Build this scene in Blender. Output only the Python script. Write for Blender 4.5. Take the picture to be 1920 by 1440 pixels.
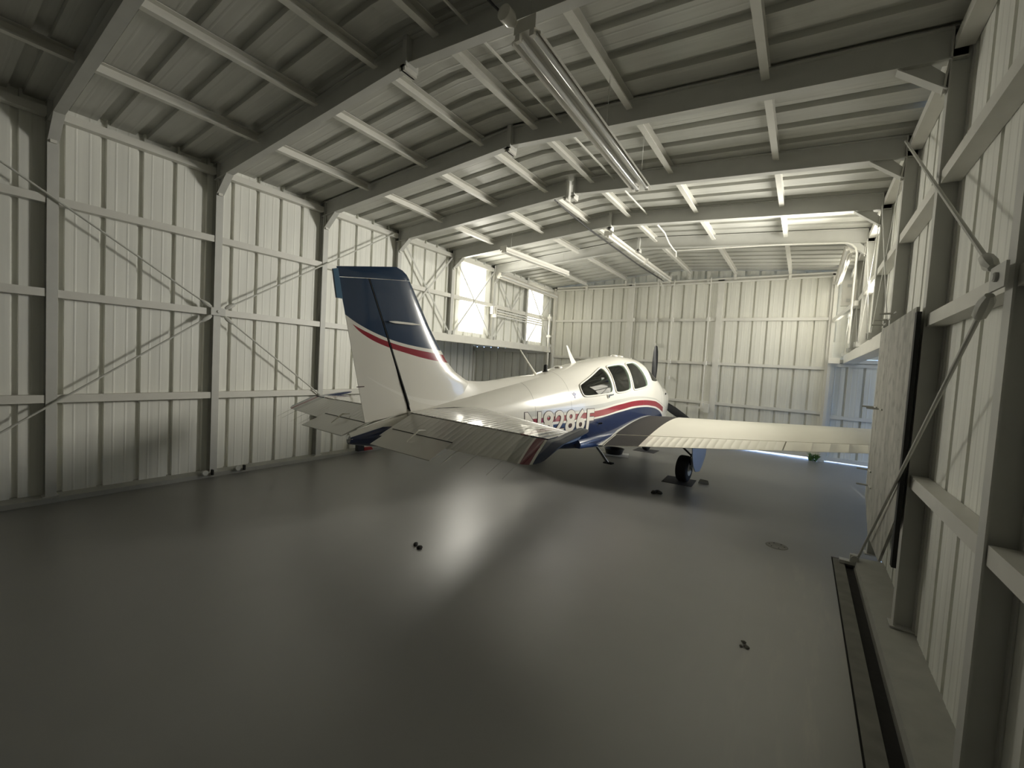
import bpy, bmesh, math, random
from mathutils import Vector, Matrix
for o in list(bpy.data.objects): bpy.data.objects.remove(o, do_unlink=True)
SC = bpy.context.scene
COL = SC.collection
random.seed(7)

# ------------------------------------------------------------ camera
cam_data = bpy.data.cameras.new('camera'); cam = bpy.data.objects.new('camera', cam_data); COL.objects.link(cam)
R_ = [[0.824758, 0.562522, 0.057823], [0.074628, -0.006915, -0.997187], [-0.56054, 0.826754, -0.047683]]
rx, dn, fw = [Vector(v) for v in R_]
m = Matrix.Identity(4)
for i in range(3):
    m[i][0] = rx[i]; m[i][1] = -dn[i]; m[i][2] = -fw[i]
m.translation = Vector((0, 0, 1.776))
cam.matrix_world = m
cam_data.sensor_fit = 'HORIZONTAL'; cam_data.sensor_width = 36.0
cam_data.lens = 805.35 / 1920 * 36.0
cam_data.clip_start = 0.05; cam_data.clip_end = 300
SC.camera = cam

# ------------------------------------------------------------ world, exposure
w = bpy.data.worlds.new('world'); SC.world = w; w.use_nodes = True
bg = w.node_tree.nodes['Background']
bg.inputs[0].default_value = (0.40, 0.60, 1.0, 1); bg.inputs[1].default_value = 2.3
SC.view_settings.view_transform = 'Standard'; SC.view_settings.look = 'None'
SC.view_settings.gamma = 1.0; SC.view_settings.use_curve_mapping = False
SC.view_settings.exposure = 0.64
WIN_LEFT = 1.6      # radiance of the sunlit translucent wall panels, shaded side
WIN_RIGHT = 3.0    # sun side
sd_ = bpy.data.lights.new('sun', 'SUN'); sd_.energy = 2.5; sd_.angle = math.radians(.6); sd_.color = (1, .95, .88)
so_ = bpy.data.objects.new('sun', sd_); COL.objects.link(so_); so_.rotation_euler = (math.radians(-42), 0, math.radians(8)); so_.location = (0, 30, 30)
# daylight entering through each translucent wall panel (forward scattered, so it leaves mostly square to the panel)
for px_, sg_, pw_ in ((-6.68, 1, 50.0), (.745, -1, 98.0)):
    for ya_, yb_, k_, spr_ in ((7.53, 8.45, 1.0, 125), (10.38, 11.30, .13, 100)):
        ld = bpy.data.lights.new('window_daylight', 'AREA'); ld.shape = 'RECTANGLE'; ld.size = 1.36; ld.size_y = yb_ - ya_ - .04
        ld.energy = pw_ * k_; ld.color = (1.0, .965, .87); ld.spread = math.radians(spr_)
        lo = bpy.data.objects.new('window_daylight', ld); COL.objects.link(lo)
        lo.location = (px_, (ya_ + yb_) / 2, 3.16); lo.rotation_euler = (0, -math.pi / 2 * sg_, 0)
        if sg_ < 0 and k_ == 1: lo.rotation_euler = (0, math.pi / 2, math.radians(24)); lo.location.x = .62; ld.size_y = .84
SC.cycles.diffuse_bounces = 8; SC.cycles.max_bounces = 14

# ------------------------------------------------------------ node helpers
class NT:
    def __init__(self, name):
        self.m = bpy.data.materials.new(name); self.m.use_nodes = True
        self.t = self.m.node_tree; self.n = self.t.nodes; self.l = self.t.links
        self.b = self.n['Principled BSDF']
    def node(self, typ, **kw):
        n = self.n.new(typ)
        for k, v in kw.items(): setattr(n, k, v)
        return n
    def link(self, a, b): self.l.new(a, b)
    def val(self, n, i, v):
        if hasattr(v, 'is_linked') or isinstance(v, bpy.types.NodeSocket): self.link(v, n.inputs[i])
        else: n.inputs[i].default_value = v
    def math(self, op, a, b=0.0, c=None, clamp=False):
        n = self.node('ShaderNodeMath', operation=op); n.use_clamp = clamp
        self.val(n, 0, a); self.val(n, 1, b)
        if c is not None: self.val(n, 2, c)
        return n.outputs[0]
    def xyz(self, scale=None):
        tc = self.node('ShaderNodeTexCoord'); s = self.node('ShaderNodeSeparateXYZ')
        self.link(tc.outputs['Object'], s.inputs[0]); self.tc = tc
        return s.outputs
    def curve(self, x, pts):
        x0, x1 = pts[0][0], pts[-1][0]; lo = min(p[1] for p in pts); hi = max(p[1] for p in pts); hi = max(hi, lo + 1e-3)
        u = self.math('DIVIDE', self.math('SUBTRACT', x, x0), x1 - x0, clamp=True)
        r = self.node('ShaderNodeFloatCurve')
        c = r.mapping.curves[0]
        P = [((p[0] - x0) / (x1 - x0), (p[1] - lo) / (hi - lo)) for p in pts]
        c.points[0].location = P[0]; c.points[1].location = P[-1]
        for p in P[1:-1]: c.points.new(*p)
        r.mapping.update()
        self.link(u, r.inputs['Value'])
        return self.math('ADD', self.math('MULTIPLY', r.outputs[0], hi - lo), lo)
    def gt(self, a, b): return self.math('GREATER_THAN', a, b)
    def lt(self, a, b): return self.math('LESS_THAN', a, b)
    def both(self, a, b): return self.math('MULTIPLY', a, b)
    def mix(self, f, a, b):
        n = self.node('ShaderNodeMix', data_type='RGBA')
        self.val(n, 0, f)
        for i, v in ((6, a), (7, b)):
            if isinstance(v, bpy.types.NodeSocket): self.link(v, n.inputs[i])
            else: n.inputs[i].default_value = (*v, 1)
        return n.outputs[2]
    def noise(self, scale, detail=3, vec=None, sc3=None, rough=.5):
        n = self.node('ShaderNodeTexNoise'); n.inputs['Scale'].default_value = scale; n.inputs['Detail'].default_value = detail
        n.inputs['Roughness'].default_value = rough
        if vec is None:
            tc = self.node('ShaderNodeTexCoord'); vec = tc.outputs['Object']
        if sc3:
            mp = self.node('ShaderNodeMapping'); mp.inputs['Scale'].default_value = sc3; self.link(vec, mp.inputs[0]); vec = mp.outputs[0]
        self.link(vec, n.inputs['Vector'])
        return n.outputs['Fac']
    def ramp(self, f, a, b, lo=0.0, hi=1.0):
        mr = self.node('ShaderNodeMapRange'); self.val(mr, 0, f)
        mr.inputs[1].default_value = a; mr.inputs[2].default_value = b; mr.inputs[3].default_value = lo; mr.inputs[4].default_value = hi
        return mr.outputs[0]
    def bump(self, h, strength=.3, dist=.01):
        b = self.node('ShaderNodeBump'); b.inputs['Strength'].default_value = strength; b.inputs['Distance'].default_value = dist
        self.link(h, b.inputs['Height']); self.link(b.outputs[0], self.b.inputs['Normal'])
    def set(self, col=None, rough=None, metal=None, coat=None, **kw):
        if col is not None: self.val(self.b, 'Base Color', col if isinstance(col, bpy.types.NodeSocket) else (*col, 1))
        if rough is not None: self.val(self.b, 'Roughness', rough)
        if metal is not None: self.b.inputs['Metallic'].default_value = metal
        if coat is not None: self.b.inputs['Coat Weight'].default_value = coat; self.b.inputs['Coat Roughness'].default_value = .05
        return self.m

def plain(name, col, rough=.5, metal=0, coat=None, var=0.08, nscale=6):
    n = NT(name)
    f = n.noise(nscale, 4)
    a = tuple(c * (1 - var) for c in col); b = tuple(min(1, c * (1 + var)) for c in col)
    return n.set(n.mix(f, a, b), rough, metal, coat)

M = {}
def sheet_mat(name, col, axis_scale, rough=.55):
    n = NT(name)
    f = n.noise(1.0, 5, sc3=axis_scale, rough=.6)
    g = n.noise(.9, 3)
    c = n.mix(n.ramp(f, .3, .7), tuple(k * .90 for k in col), tuple(min(1, k * 1.05) for k in col))
    c = n.mix(n.math('MULTIPLY', n.ramp(g, .4, .8), .18), c, tuple(k * .78 for k in col))
    return n.set(c, rough)
M['wall'] = sheet_mat('white_painted_sheet', (.80, .80, .745), (14, 14, .35))
M['far'] = sheet_mat('white_painted_door_sheet', (.72, .715, .65), (14, 14, .35))
M['roof'] = sheet_mat('galvanised_roof_sheet', (.55, .55, .51), (.35, 20, 20), .42)
M['steel'] = plain('painted_steel', (.55, .55, .52), .5)
M['steel_white'] = plain('white_painted_steel', (.68, .67, .62), .45)
M['rod'] = plain('grey_painted_rod', (.55, .55, .51), .45)
M['curb'] = plain('painted_concrete_curb', (.40, .40, .37), .8, var=.15, nscale=9)
M['strip'] = plain('bare_concrete', (.20, .195, .175), .85, var=.35, nscale=7)
M['dark'] = plain('dark_dirt', (.025, .024, .022), .9, var=.4, nscale=20)
M['black'] = plain('black_rubber', (.012, .012, .012), .75)
M['blackcable'] = plain('black_cable', (.03, .03, .03), .5)
M['chrome'] = plain('chrome', (.8, .8, .8), .15, 1)
M['enamel'] = plain('white_lamp_enamel', (.78, .76, .70), .25, coat=.4)
M['tube'] = plain('unlit_glass_tube', (.80, .80, .78), .12, coat=.6)
M['paper'] = plain('white_paper', (.75, .74, .70), .8)
M['pan'] = plain('black_plastic_pan', (.015, .015, .016), .3)
M['mat'] = plain('dark_rubber_mat', (.06, .06, .065), .7, var=.25, nscale=25)
M['red'] = plain('red_plastic', (.35, .02, .02), .4)
M['green'] = plain('green_leaf', (.05, .12, .02), .6, var=.4)
M['ground'] = plain('sunlit_concrete_ground', (.5, .5, .48), .9)
M['bayroof'] = plain('bay_roof_metal', (.35, .37, .38), .6)

def floor_mat():
    n = NT('grey_epoxy_floor')
    a = n.noise(.8, 5); b = n.noise(7, 6, rough=.7); s = n.noise(1.0, 5, sc3=(9, 1.2, 1), rough=.6)
    c = n.mix(n.ramp(a, .3, .7), (.190, .188, .178), (.212, .21, .20))
    c = n.mix(n.math('MULTIPLY', n.ramp(n.noise(2.6, 2), .5, .8), .25), c, (.160, .158, .149))
    # rubbed brown patches near the right hand edge
    X = n.xyz()
    edge = n.ramp(X[0], -.6, .2); spots = n.ramp(s, .52, .7)
    c = n.mix(n.both(n.both(edge, spots), n.math('MULTIPLY', n.lt(X[1], 5.0), .5)), c, (.30, .275, .23))
    r = n.ramp(a, .3, .8, .36, .40); n.b.inputs['IOR'].default_value = 2.1
    return n.set(c, r)
M['floor'] = floor_mat()

def board_mat():
    n = NT('weathered_grey_board')
    f = n.noise(1.0, 6, sc3=(8, 8, 1.5), rough=.65); g = n.noise(9, 5)
    c = n.mix(n.ramp(f, .3, .7), (.30, .295, .265), (.50, .49, .45))
    c = n.mix(n.math('MULTIPLY', n.ramp(g, .5, .7), .6), c, (.19, .19, .17))
    return n.set(c, .8)
M['board'] = board_mat()

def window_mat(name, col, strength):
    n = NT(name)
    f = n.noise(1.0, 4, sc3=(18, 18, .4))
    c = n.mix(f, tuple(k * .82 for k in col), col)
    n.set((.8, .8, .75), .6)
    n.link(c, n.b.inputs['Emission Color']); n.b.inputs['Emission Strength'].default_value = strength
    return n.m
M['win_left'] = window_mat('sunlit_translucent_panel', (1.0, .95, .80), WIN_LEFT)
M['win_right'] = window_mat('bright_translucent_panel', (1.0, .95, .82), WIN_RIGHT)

# ------------------------------------------------------------ mesh helpers
class MB:
    def __init__(self): self.v = []; self.f = []; self.mi = []
    def add(self, vs, fs, mi=0):
        o = len(self.v); self.v += [tuple(p) for p in vs]; self.f += [tuple(i + o for i in q) for q in fs]; self.mi += [mi] * len(fs)
        return self
    def box(self, a, b, mi=0):
        x0, y0, z0 = a; x1, y1, z1 = b
        vs = [(x0, y0, z0), (x1, y0, z0), (x1, y1, z0), (x0, y1, z0), (x0, y0, z1), (x1, y0, z1), (x1, y1, z1), (x0, y1, z1)]
        return self.add(vs, [(3, 2, 1, 0), (4, 5, 6, 7), (0, 1, 5, 4), (1, 2, 6, 5), (2, 3, 7, 6), (3, 0, 4, 7)], mi)
    def bar(self, a, b, wd, ht, up=(0, 0, 1), mi=0):
        """rectangular bar from a to b; wd across, ht along up"""
        a = Vector(a); b = Vector(b); d = (b - a).normalized(); u = Vector(up); s = d.cross(u).normalized(); u = s.cross(d).normalized()
        vs = []
        for p in (a, b):
            for i, j in ((-1, -1), (1, -1), (1, 1), (-1, 1)): vs.append(p + s * (i * wd / 2) + u * (j * ht / 2))
        return self.add(vs, [(0, 1, 2, 3), (7, 6, 5, 4), (0, 4, 5, 1), (1, 5, 6, 2), (2, 6, 7, 3), (3, 7, 4, 0)], mi)
    def sect(self, a, b, prof, side, up, mi=0):
        """extrude a closed 2D profile (side, up) from a to b"""
        a = Vector(a); b = Vector(b); s = Vector(side); u = Vector(up); n = len(prof)
        vs = [a + s * p[0] + u * p[1] for p in prof] + [b + s * p[0] + u * p[1] for p in prof]
        fs = [(i, (i + 1) % n, n + (i + 1) % n, n + i) for i in range(n)] + [tuple(range(n))[::-1], tuple(range(n, 2 * n))]
        return self.add(vs, fs, mi)
    def tube(self, pts, r, seg=8, mi=0, caps=True):
        pts = [Vector(p) for p in pts]; rr = r if isinstance(r, (list, tuple)) else [r] * len(pts)
        vs = []; n = len(pts); prev = None
        for i, p in enumerate(pts):
            d = (pts[min(i + 1, n - 1)] - pts[max(i - 1, 0)]).normalized()
            if prev is None:
                s = d.cross(Vector((0, 0, 1)))
                if s.length < .1: s = d.cross(Vector((0, 1, 0)))
                s.normalize()
            else:
                s = (prev - d * prev.dot(d)).normalized()
            prev = s; u = s.cross(d)
            for k in range(seg):
                a = 2 * math.pi * k / seg; vs.append(p + (s * math.cos(a) + u * math.sin(a)) * rr[i])
        fs = [(i * seg + k, i * seg + (k + 1) % seg, (i + 1) * seg + (k + 1) % seg, (i + 1) * seg + k) for i in range(n - 1) for k in range(seg)]
        if caps: fs += [tuple(range(seg))[::-1], tuple((n - 1) * seg + k for k in range(seg))]
        return self.add(vs, fs, mi)
    def lathe(self, c, axis, prof, seg=24, mi=0):
        """prof: (distance along axis, radius)"""
        c = Vector(c); d = Vector(axis).normalized(); s = d.cross(Vector((0, 0, 1)))
        if s.length < .1: s = d.cross(Vector((0, 1, 0)))
        s.normalize(); u = s.cross(d); vs = []
        for t, r in prof:
            for k in range(seg):
                a = 2 * math.pi * k / seg; vs.append(c + d * t + (s * math.cos(a) + u * math.sin(a)) * max(r, 1e-4))
        n = len(prof)
        fs = [(i * seg + k, i * seg + (k + 1) % seg, (i + 1) * seg + (k + 1) % seg, (i + 1) * seg + k) for i in range(n - 1) for k in range(seg)]
        fs += [tuple(range(seg))[::-1], tuple((n - 1) * seg + k for k in range(seg))]
        return self.add(vs, fs, mi)
    def prism(self, poly, off, mi=0):
        """poly: 3D points, extruded by vector off"""
        n = len(poly); off = Vector(off); vs = [Vector(p) for p in poly]; vs += [p + off for p in vs]
        fs = [(i, (i + 1) % n, n + (i + 1) % n, n + i) for i in range(n)] + [tuple(range(n))[::-1], tuple(range(n, 2 * n))]
        return self.add(vs, fs, mi)
    def loft(self, rings, closed=True, caps=True, mi=0):
        n = len(rings[0]); vs = [p for r in rings for p in r]
        fs = []
        for i in range(len(rings) - 1):
            for k in range(n if closed else n - 1):
                fs.append((i * n + k, i * n + (k + 1) % n, (i + 1) * n + (k + 1) % n, (i + 1) * n + k))
        if caps and closed: fs += [tuple(range(n))[::-1], tuple((len(rings) - 1) * n + k for k in range(n))]
        return self.add(vs, fs, mi)
    def build(self, name, mats, parent=None, smooth=None, fix=True):
        me = bpy.data.meshes.new(name); me.from_pydata([tuple(p) for p in self.v], [], self.f)
        if not isinstance(mats, (list, tuple)): mats = [mats]
        for mt in mats: me.materials.append(M[mt] if isinstance(mt, str) else mt)
        me.polygons.foreach_set('material_index', self.mi)
        if fix:
            bm = bmesh.new(); bm.from_mesh(me); bmesh.ops.recalc_face_normals(bm, faces=bm.faces); bm.to_mesh(me); bm.free()
        if smooth:
            me.shade_smooth(); me.set_sharp_from_angle(angle=math.radians(smooth))
        me.update()
        o = bpy.data.objects.new(name, me); COL.objects.link(o)
        if parent is not None: o.parent = parent
        return o

def struct(o): o['kind'] = 'structure'; return o
def tag(o, label, cat, group=None, kind=None):
    o['label'] = label; o['category'] = cat
    if group: o['group'] = group
    if kind: o['kind'] = kind
    return o
def empty(name, loc=(0, 0, 0), rz=0):
    o = bpy.data.objects.new(name, None); COL.objects.link(o); o.location = loc; o.rotation_euler = (0, 0, rz); o.empty_display_size = .1
    return o
ORD = ['first', 'second', 'third', 'fourth', 'fifth', 'sixth', 'seventh', 'eighth']

# ------------------------------------------------------------ building dimensions
XL, XR = -6.70, 0.765            # inner faces of the side wall sheets
CL, CR = -6.585, 0.65            # inner faces of the columns
XC = (XL + XR) / 2
YF, YB = 11.90, -1.25
FR = [-0.51, 1.02, 2.555, 4.09, 5.63, 7.16, 8.70, 10.25]
HZ0, HZ1 = 2.20, 2.36            # header beams over the wing bays
def zroof(x): return 4.47 - .073 * abs(x - XC)     # underside of roof sheets
BL, BR = -9.75, 3.5              # outer ends of the wing bays

def profile(u0, u1, phase, pitch, rw, depth, bead=.0025):
    """trapezoid ribs going out by depth, small stiffening beads in the pans; list of (u, offset outward)"""
    pts = [(u0, 0.0)]
    k = math.floor((u0 - phase) / pitch) - 1
    while True:
        c = phase + k * pitch; k += 1
        if c - pitch > u1: break
        loc = [(c - rw / 2 - .004, 0), (c - rw / 2, depth), (c + rw / 2, depth), (c + rw / 2 + .004, 0)]
        if bead:
            for q in (1 / 3, 2 / 3):
                b = c + pitch * q
                loc += [(b - .012, 0), (b - .004, -bead), (b + .004, -bead), (b + .012, 0)]
        for p in loc:
            if u0 + 1e-4 < p[0] < u1 - 1e-4: pts.append(p)
    pts.append((u1, 0.0))
    return pts

def sheet_x(mb, x, sgn, rects, phase, pitch=.33, rw=.05, depth=.042, mi=0):
    """wall sheet in a plane of constant x, outward = sgn"""
    for (y0, y1, z0, z1) in rects:
        pr = profile(y0, y1, phase, pitch, rw, depth)
        n = len(pr)
        vs = [(x + sgn * d, u, z0) for u, d in pr] + [(x + sgn * d, u, z1) for u, d in pr]
        mb.add(vs, [(i, i + 1, n + i + 1, n + i) for i in range(n - 1)], mi)
def sheet_y(mb, y, sgn, rects, phase, pitch=.305, rw=.042, depth=.035, mi=0):
    for r in rects:
        x0, x1, z0, z1 = r[:4]; top = r[4] if len(r) > 4 else None
        pr = profile(x0, x1, phase, pitch, rw, depth)
        n = len(pr)
        vs = [(u, y + sgn * d, z0) for u, d in pr] + [(u, y + sgn * d, (top(u) if top else z1)) for u, d in pr]
        mb.add(vs, [(i, i + 1, n + i + 1, n + i) for i in range(n - 1)], mi)

# ------------------------------------------------------------ shell
mb = MB(); mb.box((BL, YB, -.15), (.36, YF + .02, 0)); mb.box((.36, 5.45, -.15), (BR, YF + .02, 0))
mb.box((.372, YB, -.15), (.462, 5.45, -.004), 1)
mb.box((.36, YB, -.15), (.372, 5.45, -.012), 2)
mb.box((.462, YB, -.15), (.535, 5.45, -.035), 2)
mb.box((.535, YB, -.15), (BR, 5.45, -.004), 1)
struct(mb.build('floor', ['floor', 'strip', 'dark']))
mb = MB(); mb.box((-30, YF + .02, -.3), (30, 40, -.02)); mb.box((BR, -10, -.3), (30, YF + .02, -.02))
struct(mb.build('ground', 'ground'))

WL = [(7.53, 8.45), (10.38, 11.30)]
WZ0 = 2.46
def side_wall(name, x, sgn, phase):
    mb = MB(); zt = 4.25
    if sgn > 0: sheet_x(mb, x, sgn, [(YB, 4.35, .03, zt), (4.35, 5.25, .03, 4.188), (5.25, 5.63, .03, zt)], phase)
    else: sheet_x(mb, x, sgn, [(YB, 5.63, .03, zt)], phase)
    ys = [5.63] + [q for w_ in WL for q in w_] + [YF]
    for i in range(0, len(ys), 2): sheet_x(mb, x, sgn, [(ys[i], ys[i + 1], HZ1 - .02, zt)], phase)
    for a, b in WL: sheet_x(mb, x, sgn, [(a, b, HZ1 - .02, WZ0), (a, b, 4.10, zt)], phase)
    return struct(mb.build(name, 'wall', fix=False))
side_wall('wall_left', XL, -1, 1.43)
side_wall('wall_right', XR, 1, 1.35)
k = 0
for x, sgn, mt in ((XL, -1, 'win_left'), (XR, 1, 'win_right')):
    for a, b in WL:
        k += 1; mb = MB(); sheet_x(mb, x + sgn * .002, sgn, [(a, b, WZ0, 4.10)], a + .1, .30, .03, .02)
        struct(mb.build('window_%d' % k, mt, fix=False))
# roof: ribs run across the building, following both slopes, with a soft ridge
mb = MB(); pr = profile(YB, YF + .1, 1.43, .33, .10, .05, .001)
xs = [XL - .25, XC - .3, XC, XC + .3, XR + .25]; n = len(pr)
zz = [zroof(XL - .25), zroof(XC - .3), zroof(XC - .06), zroof(XC + .3), zroof(XR + .25)]
for j in range(4):
    vs = [(xs[j], u, zz[j] + d) for u, d in pr] + [(xs[j + 1], u, zz[j + 1] + d) for u, d in pr]
    mb.add(vs, [(i, n + i, n + i + 1, i + 1) for i in range(n - 1)])
struct(mb.build('ceiling', 'roof', fix=False))
mb = MB(); sheet_y(mb, YB, -1, [(XL, XR, 0, 4.3, zroof)], -6.2)
struct(mb.build('wall_back', plain('darkened_unseen_back_wall', (.22, .22, .20), .7), fix=False))  # unseen wall, coloured dark to cut the bounced light at the near end
mb = MB(); sheet_y(mb, YF - .005, 1, [(XL - .1, XR + .1, 4.14, 4.3, lambda u: zroof(u) + .05), (.45, XR + .1, 2.28, 4.14)], -6.24)
mb.box((BL, YF - .02, 2.305), (XL + .15, YF + .03, 2.66)); mb.box((.45, YF - .02, 2.29), (BR, YF + .03, 2.66)); mb.box((XL - .05, YF - .01, 0), (XL + .13, YF + .03, 4.2))
struct(mb.build('wall_far', 'far', fix=False))
# wing bays: lean-to walls and low roofs either side, beyond the header beams
mb = MB(); sheet_y(mb, 5.60, -1, [(BL - .05, XL, 0, 2.64)], -7, .33); sheet_x(mb, BL, -1, [(5.55, YF + .02, 0, 2.64)], 5.7)
struct(mb.build('wall_left_bay', 'wall', fix=False))
mb = MB(); sheet_y(mb, 5.60, -1, [(XR, BR, 0, 2.62)], 1, .33); sheet_x(mb, BR, 1, [(5.6, 9.6, 0, 2.64), (9.6, YF, 2.2, 2.64)], 5.7)  # outer wall, out of view, added to cut the blue sky light
struct(mb.build('wall_right_bay', 'wall', fix=False))
mb = MB(); mb.box((BL - .1, 5.5, 2.62), (XL - .05, YF + .1, 2.66)); struct(mb.build('ceiling_left_bay', 'bayroof'))
mb = MB(); mb.box((XR + .05, 5.5, 2.62), (BR + .1, YF + .1, 2.66)); struct(mb.build('ceiling_right_bay', 'bayroof'))

# sliding front doors, one leaf each: sheet, frame and rails
YD = 11.86
def door(i, x0, x1, ztop, rails, phase, zbot=.05, tilt=0, mt='far', notch=0.0):
    t = empty('door_%d' % i, ((x0 + x1) / 2, YD, 0)); struct(t); ox = (x0 + x1) / 2
    mb = MB(); pr = profile(x0, x1, phase, .305, .04, .03); n = len(pr)
    zb = lambda u: zbot + tilt * (u - x0) / (x1 - x0)
    vs = [(u - ox, d, zb(u)) for u, d in pr] + [(u - ox, d, ztop - (notch if d > .02 else 0)) for u, d in pr]
    mb.add(vs, [(a, a + 1, n + a + 1, n + a) for a in range(n - 1)])
    mb.build('sheet_panel', mt, t, fix=False)
    fm = MB()
    for xx in (x0 + .035, x1 - .035): fm.bar((xx - ox, -.035, zb(xx)), (xx - ox, -.035, ztop), .07, .06, (0, 1, 0))
    fm.bar((x0 - ox, -.035, ztop - .04 - notch * 2.5), (x1 - ox, -.035, ztop - .04 - notch * 2.5), .06, .08)
    fm.bar((x0 - ox, -.03, zb(x0) + .05), (x1 - ox, -.03, zb(x1) + .05), .05, .09)
    fm.build('door_frame', 'steel_white', t)
    for z in rails:
        rm = MB(); rm.sect((x0 + .07 - ox, -.03, z), (x1 - .07 - ox, -.03, z), [(-.025, -.035), (.025, -.035), (.025, -.02), (-.01, -.02), (-.01, .02), (.025, .02), (.025, .035), (-.025, .035)], (0, 1, 0), (0, 0, 1))
        rm.build('rail', 'steel_white', t)
    return t
door(1, -6.58, -4.16, 4.19, (1.07, 2.07, 3.17), -6.24)
door(2, -4.16, -1.88, 4.19, (1.07, 2.07, 3.17), -4.0)
door(3, -1.88, .42, 4.19, (1.07, 2.07, 3.17), -1.75, .02, .028)
door(4, -9.75, -6.58, 2.31, (1.07,), -9.62, notch=.03)
door(5, .46, 3.49, 2.28, (1.0, 2.15), .75, .02)

# curbs
mb = MB(); mb.prism([(CL + .04, YB, 0), (CL + .04, YB, .055), (XL - .06, YB, .075), (XL - .06, YB, 0)], (0, 5.6 - YB, 0)); struct(mb.build('trim_1', 'curb'))
mb = MB(); mb.prism([(.54, YB, -.02), (.55, YB, .05), (XR + .05, YB, .06), (XR + .05, YB, -.02)], (0, 5.45 - YB, 0)); struct(mb.build('trim_2', 'curb'))

# ------------------------------------------------------------ steel frame
def isect(d, wdt, t=.008):   # I profile in (across, along depth) with depth d centred at 0
    a, h = wdt / 2, d / 2
    return [(-a, -h), (a, -h), (a, -h + t), (t / 2, -h + t), (t / 2, h - t), (a, h - t), (a, h), (-a, h), (-a, h - t), (-t / 2, h - t), (-t / 2, -h + t), (-a, -h + t)]
RD = .215
CNT = ['nearest the camera', 'second from the camera', 'third from the camera', 'fourth from the camera', 'fifth from the camera', 'sixth from the camera', 'seventh from the camera']
def side_word(s): return 'left' if s < 0 else 'right'
def column(i, y, s, z0, z1, d=None):
    xf, xs = (CL, XL) if s < 0 else (CR, XR)
    t = empty('wall_column', ((xf + xs) / 2, y, z0))
    dd = abs(xs - xf) - .002
    mb = MB(); mb.sect((0, 0, 0), (0, 0, z1 - z0), isect(dd, .085), (0, 1, 0), (1, 0, 0)); mb.build('post', 'steel', t)
    if z0 < .3:
        mb = MB(); mb.box((-.075, -.06, .0), (.06, .06, .012)); mb.build('base_plate', 'steel', t)
        z = z0
    return t
cfr = [f for f in FR if f > 0]
for s in (-1, 1):
    for i, y in enumerate(cfr):
        lowc = y < 6
        z0 = (.06 if lowc else HZ1)
        zt = zroof(CL if s < 0 else CR) - .0
        t = column(i, y, s, z0, zt)
        if lowc: lab = 'grey steel wall column standing on the floor curb, %s along the %s wall' % (CNT[i], side_word(s))
        else: lab = 'short grey steel post above the %s header beam, %s of its three' % (side_word(s), ['nearest', 'middle', 'farthest'][i - 4])
        tag(t, lab, 'column', 'wall columns')
# rafters
def rafter(i, y, s):
    x1 = CL if s < 0 else CR
    x0 = XC - .012 if s < 0 else XC + .012
    if abs(y - 5.63) < .01: x0 += (-.05 if s < 0 else .05)
    z0 = zroof(x0) - .006 - RD / 2; z1 = zroof(x1) - .006 - RD / 2
    t = empty('roof_rafter', (x0, y, z0))
    T = lambda x, z: (x - x0, 0, z - z0)
    mb = MB(); mb.sect((0, 0, 0), T(x1 + s * .09, z1 - .006), isect(RD, .085), (0, 1, 0), (0, 0, 1)); mb.build('beam', 'steel', t)
    # ridge splice plate with bolts and a lower clamp
    mb = MB(); mb.box((-.012 * 1, -.07, -.15), (.012, .07, .13)); mb.build('splice_plate', 'steel', t)
    mb = MB(); mb.box((-.02, -.085, -.19), (.02, .05, -.15)); mb.box((-.035, -.085, -.16), (.035, -.06, -.14)); mb.build('ridge_clamp', 'steel_white', t)
    # haunch: triangular stiffener with a sloping flange between rafter and column
    xa = x1 - s * .27; za = zroof(xa) - .006 - RD; xb = x1; zb = za - .215
    mb = MB()
    mb.prism([T(xa - s * 0, za), T(xb, za - .01), T(xb, zb), ], (0, .008, 0)) if s < 0 else mb.prism([T(xa + .02, za), T(xa + .17, za), T(xb, zb + .11), T(xb, zb)], (0, .008, 0))
    mb.build('haunch_plate', 'steel', t)
    mb = MB(); mb.bar(Vector(T(xa, za - .004)), Vector(T(xb, zb)), .085, .008, (s * .6, 0, .7)); mb.build('haunch_flange', 'steel', t)
    mb = MB(); mb.bar(T(x1 - s * .0, za - .02), T(x1 - s * .02, zb - .02), .012, .05, (0, 1, 0)) ; mb.build('end_clip', 'steel_white', t)
    return t
rfr = [1.02, 2.555, 4.09, 5.63, 7.16, 8.70]
for s in (-1, 1):
    for i, y in enumerate(rfr):
        if y < 1.1 and s > 0: continue
        t = rafter(i, y, s)
        tag(t, 'grey steel roof rafter from the %s wall up to the ridge, %s' % (side_word(s), CNT[i]), 'rafter', 'roof rafters')
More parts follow.
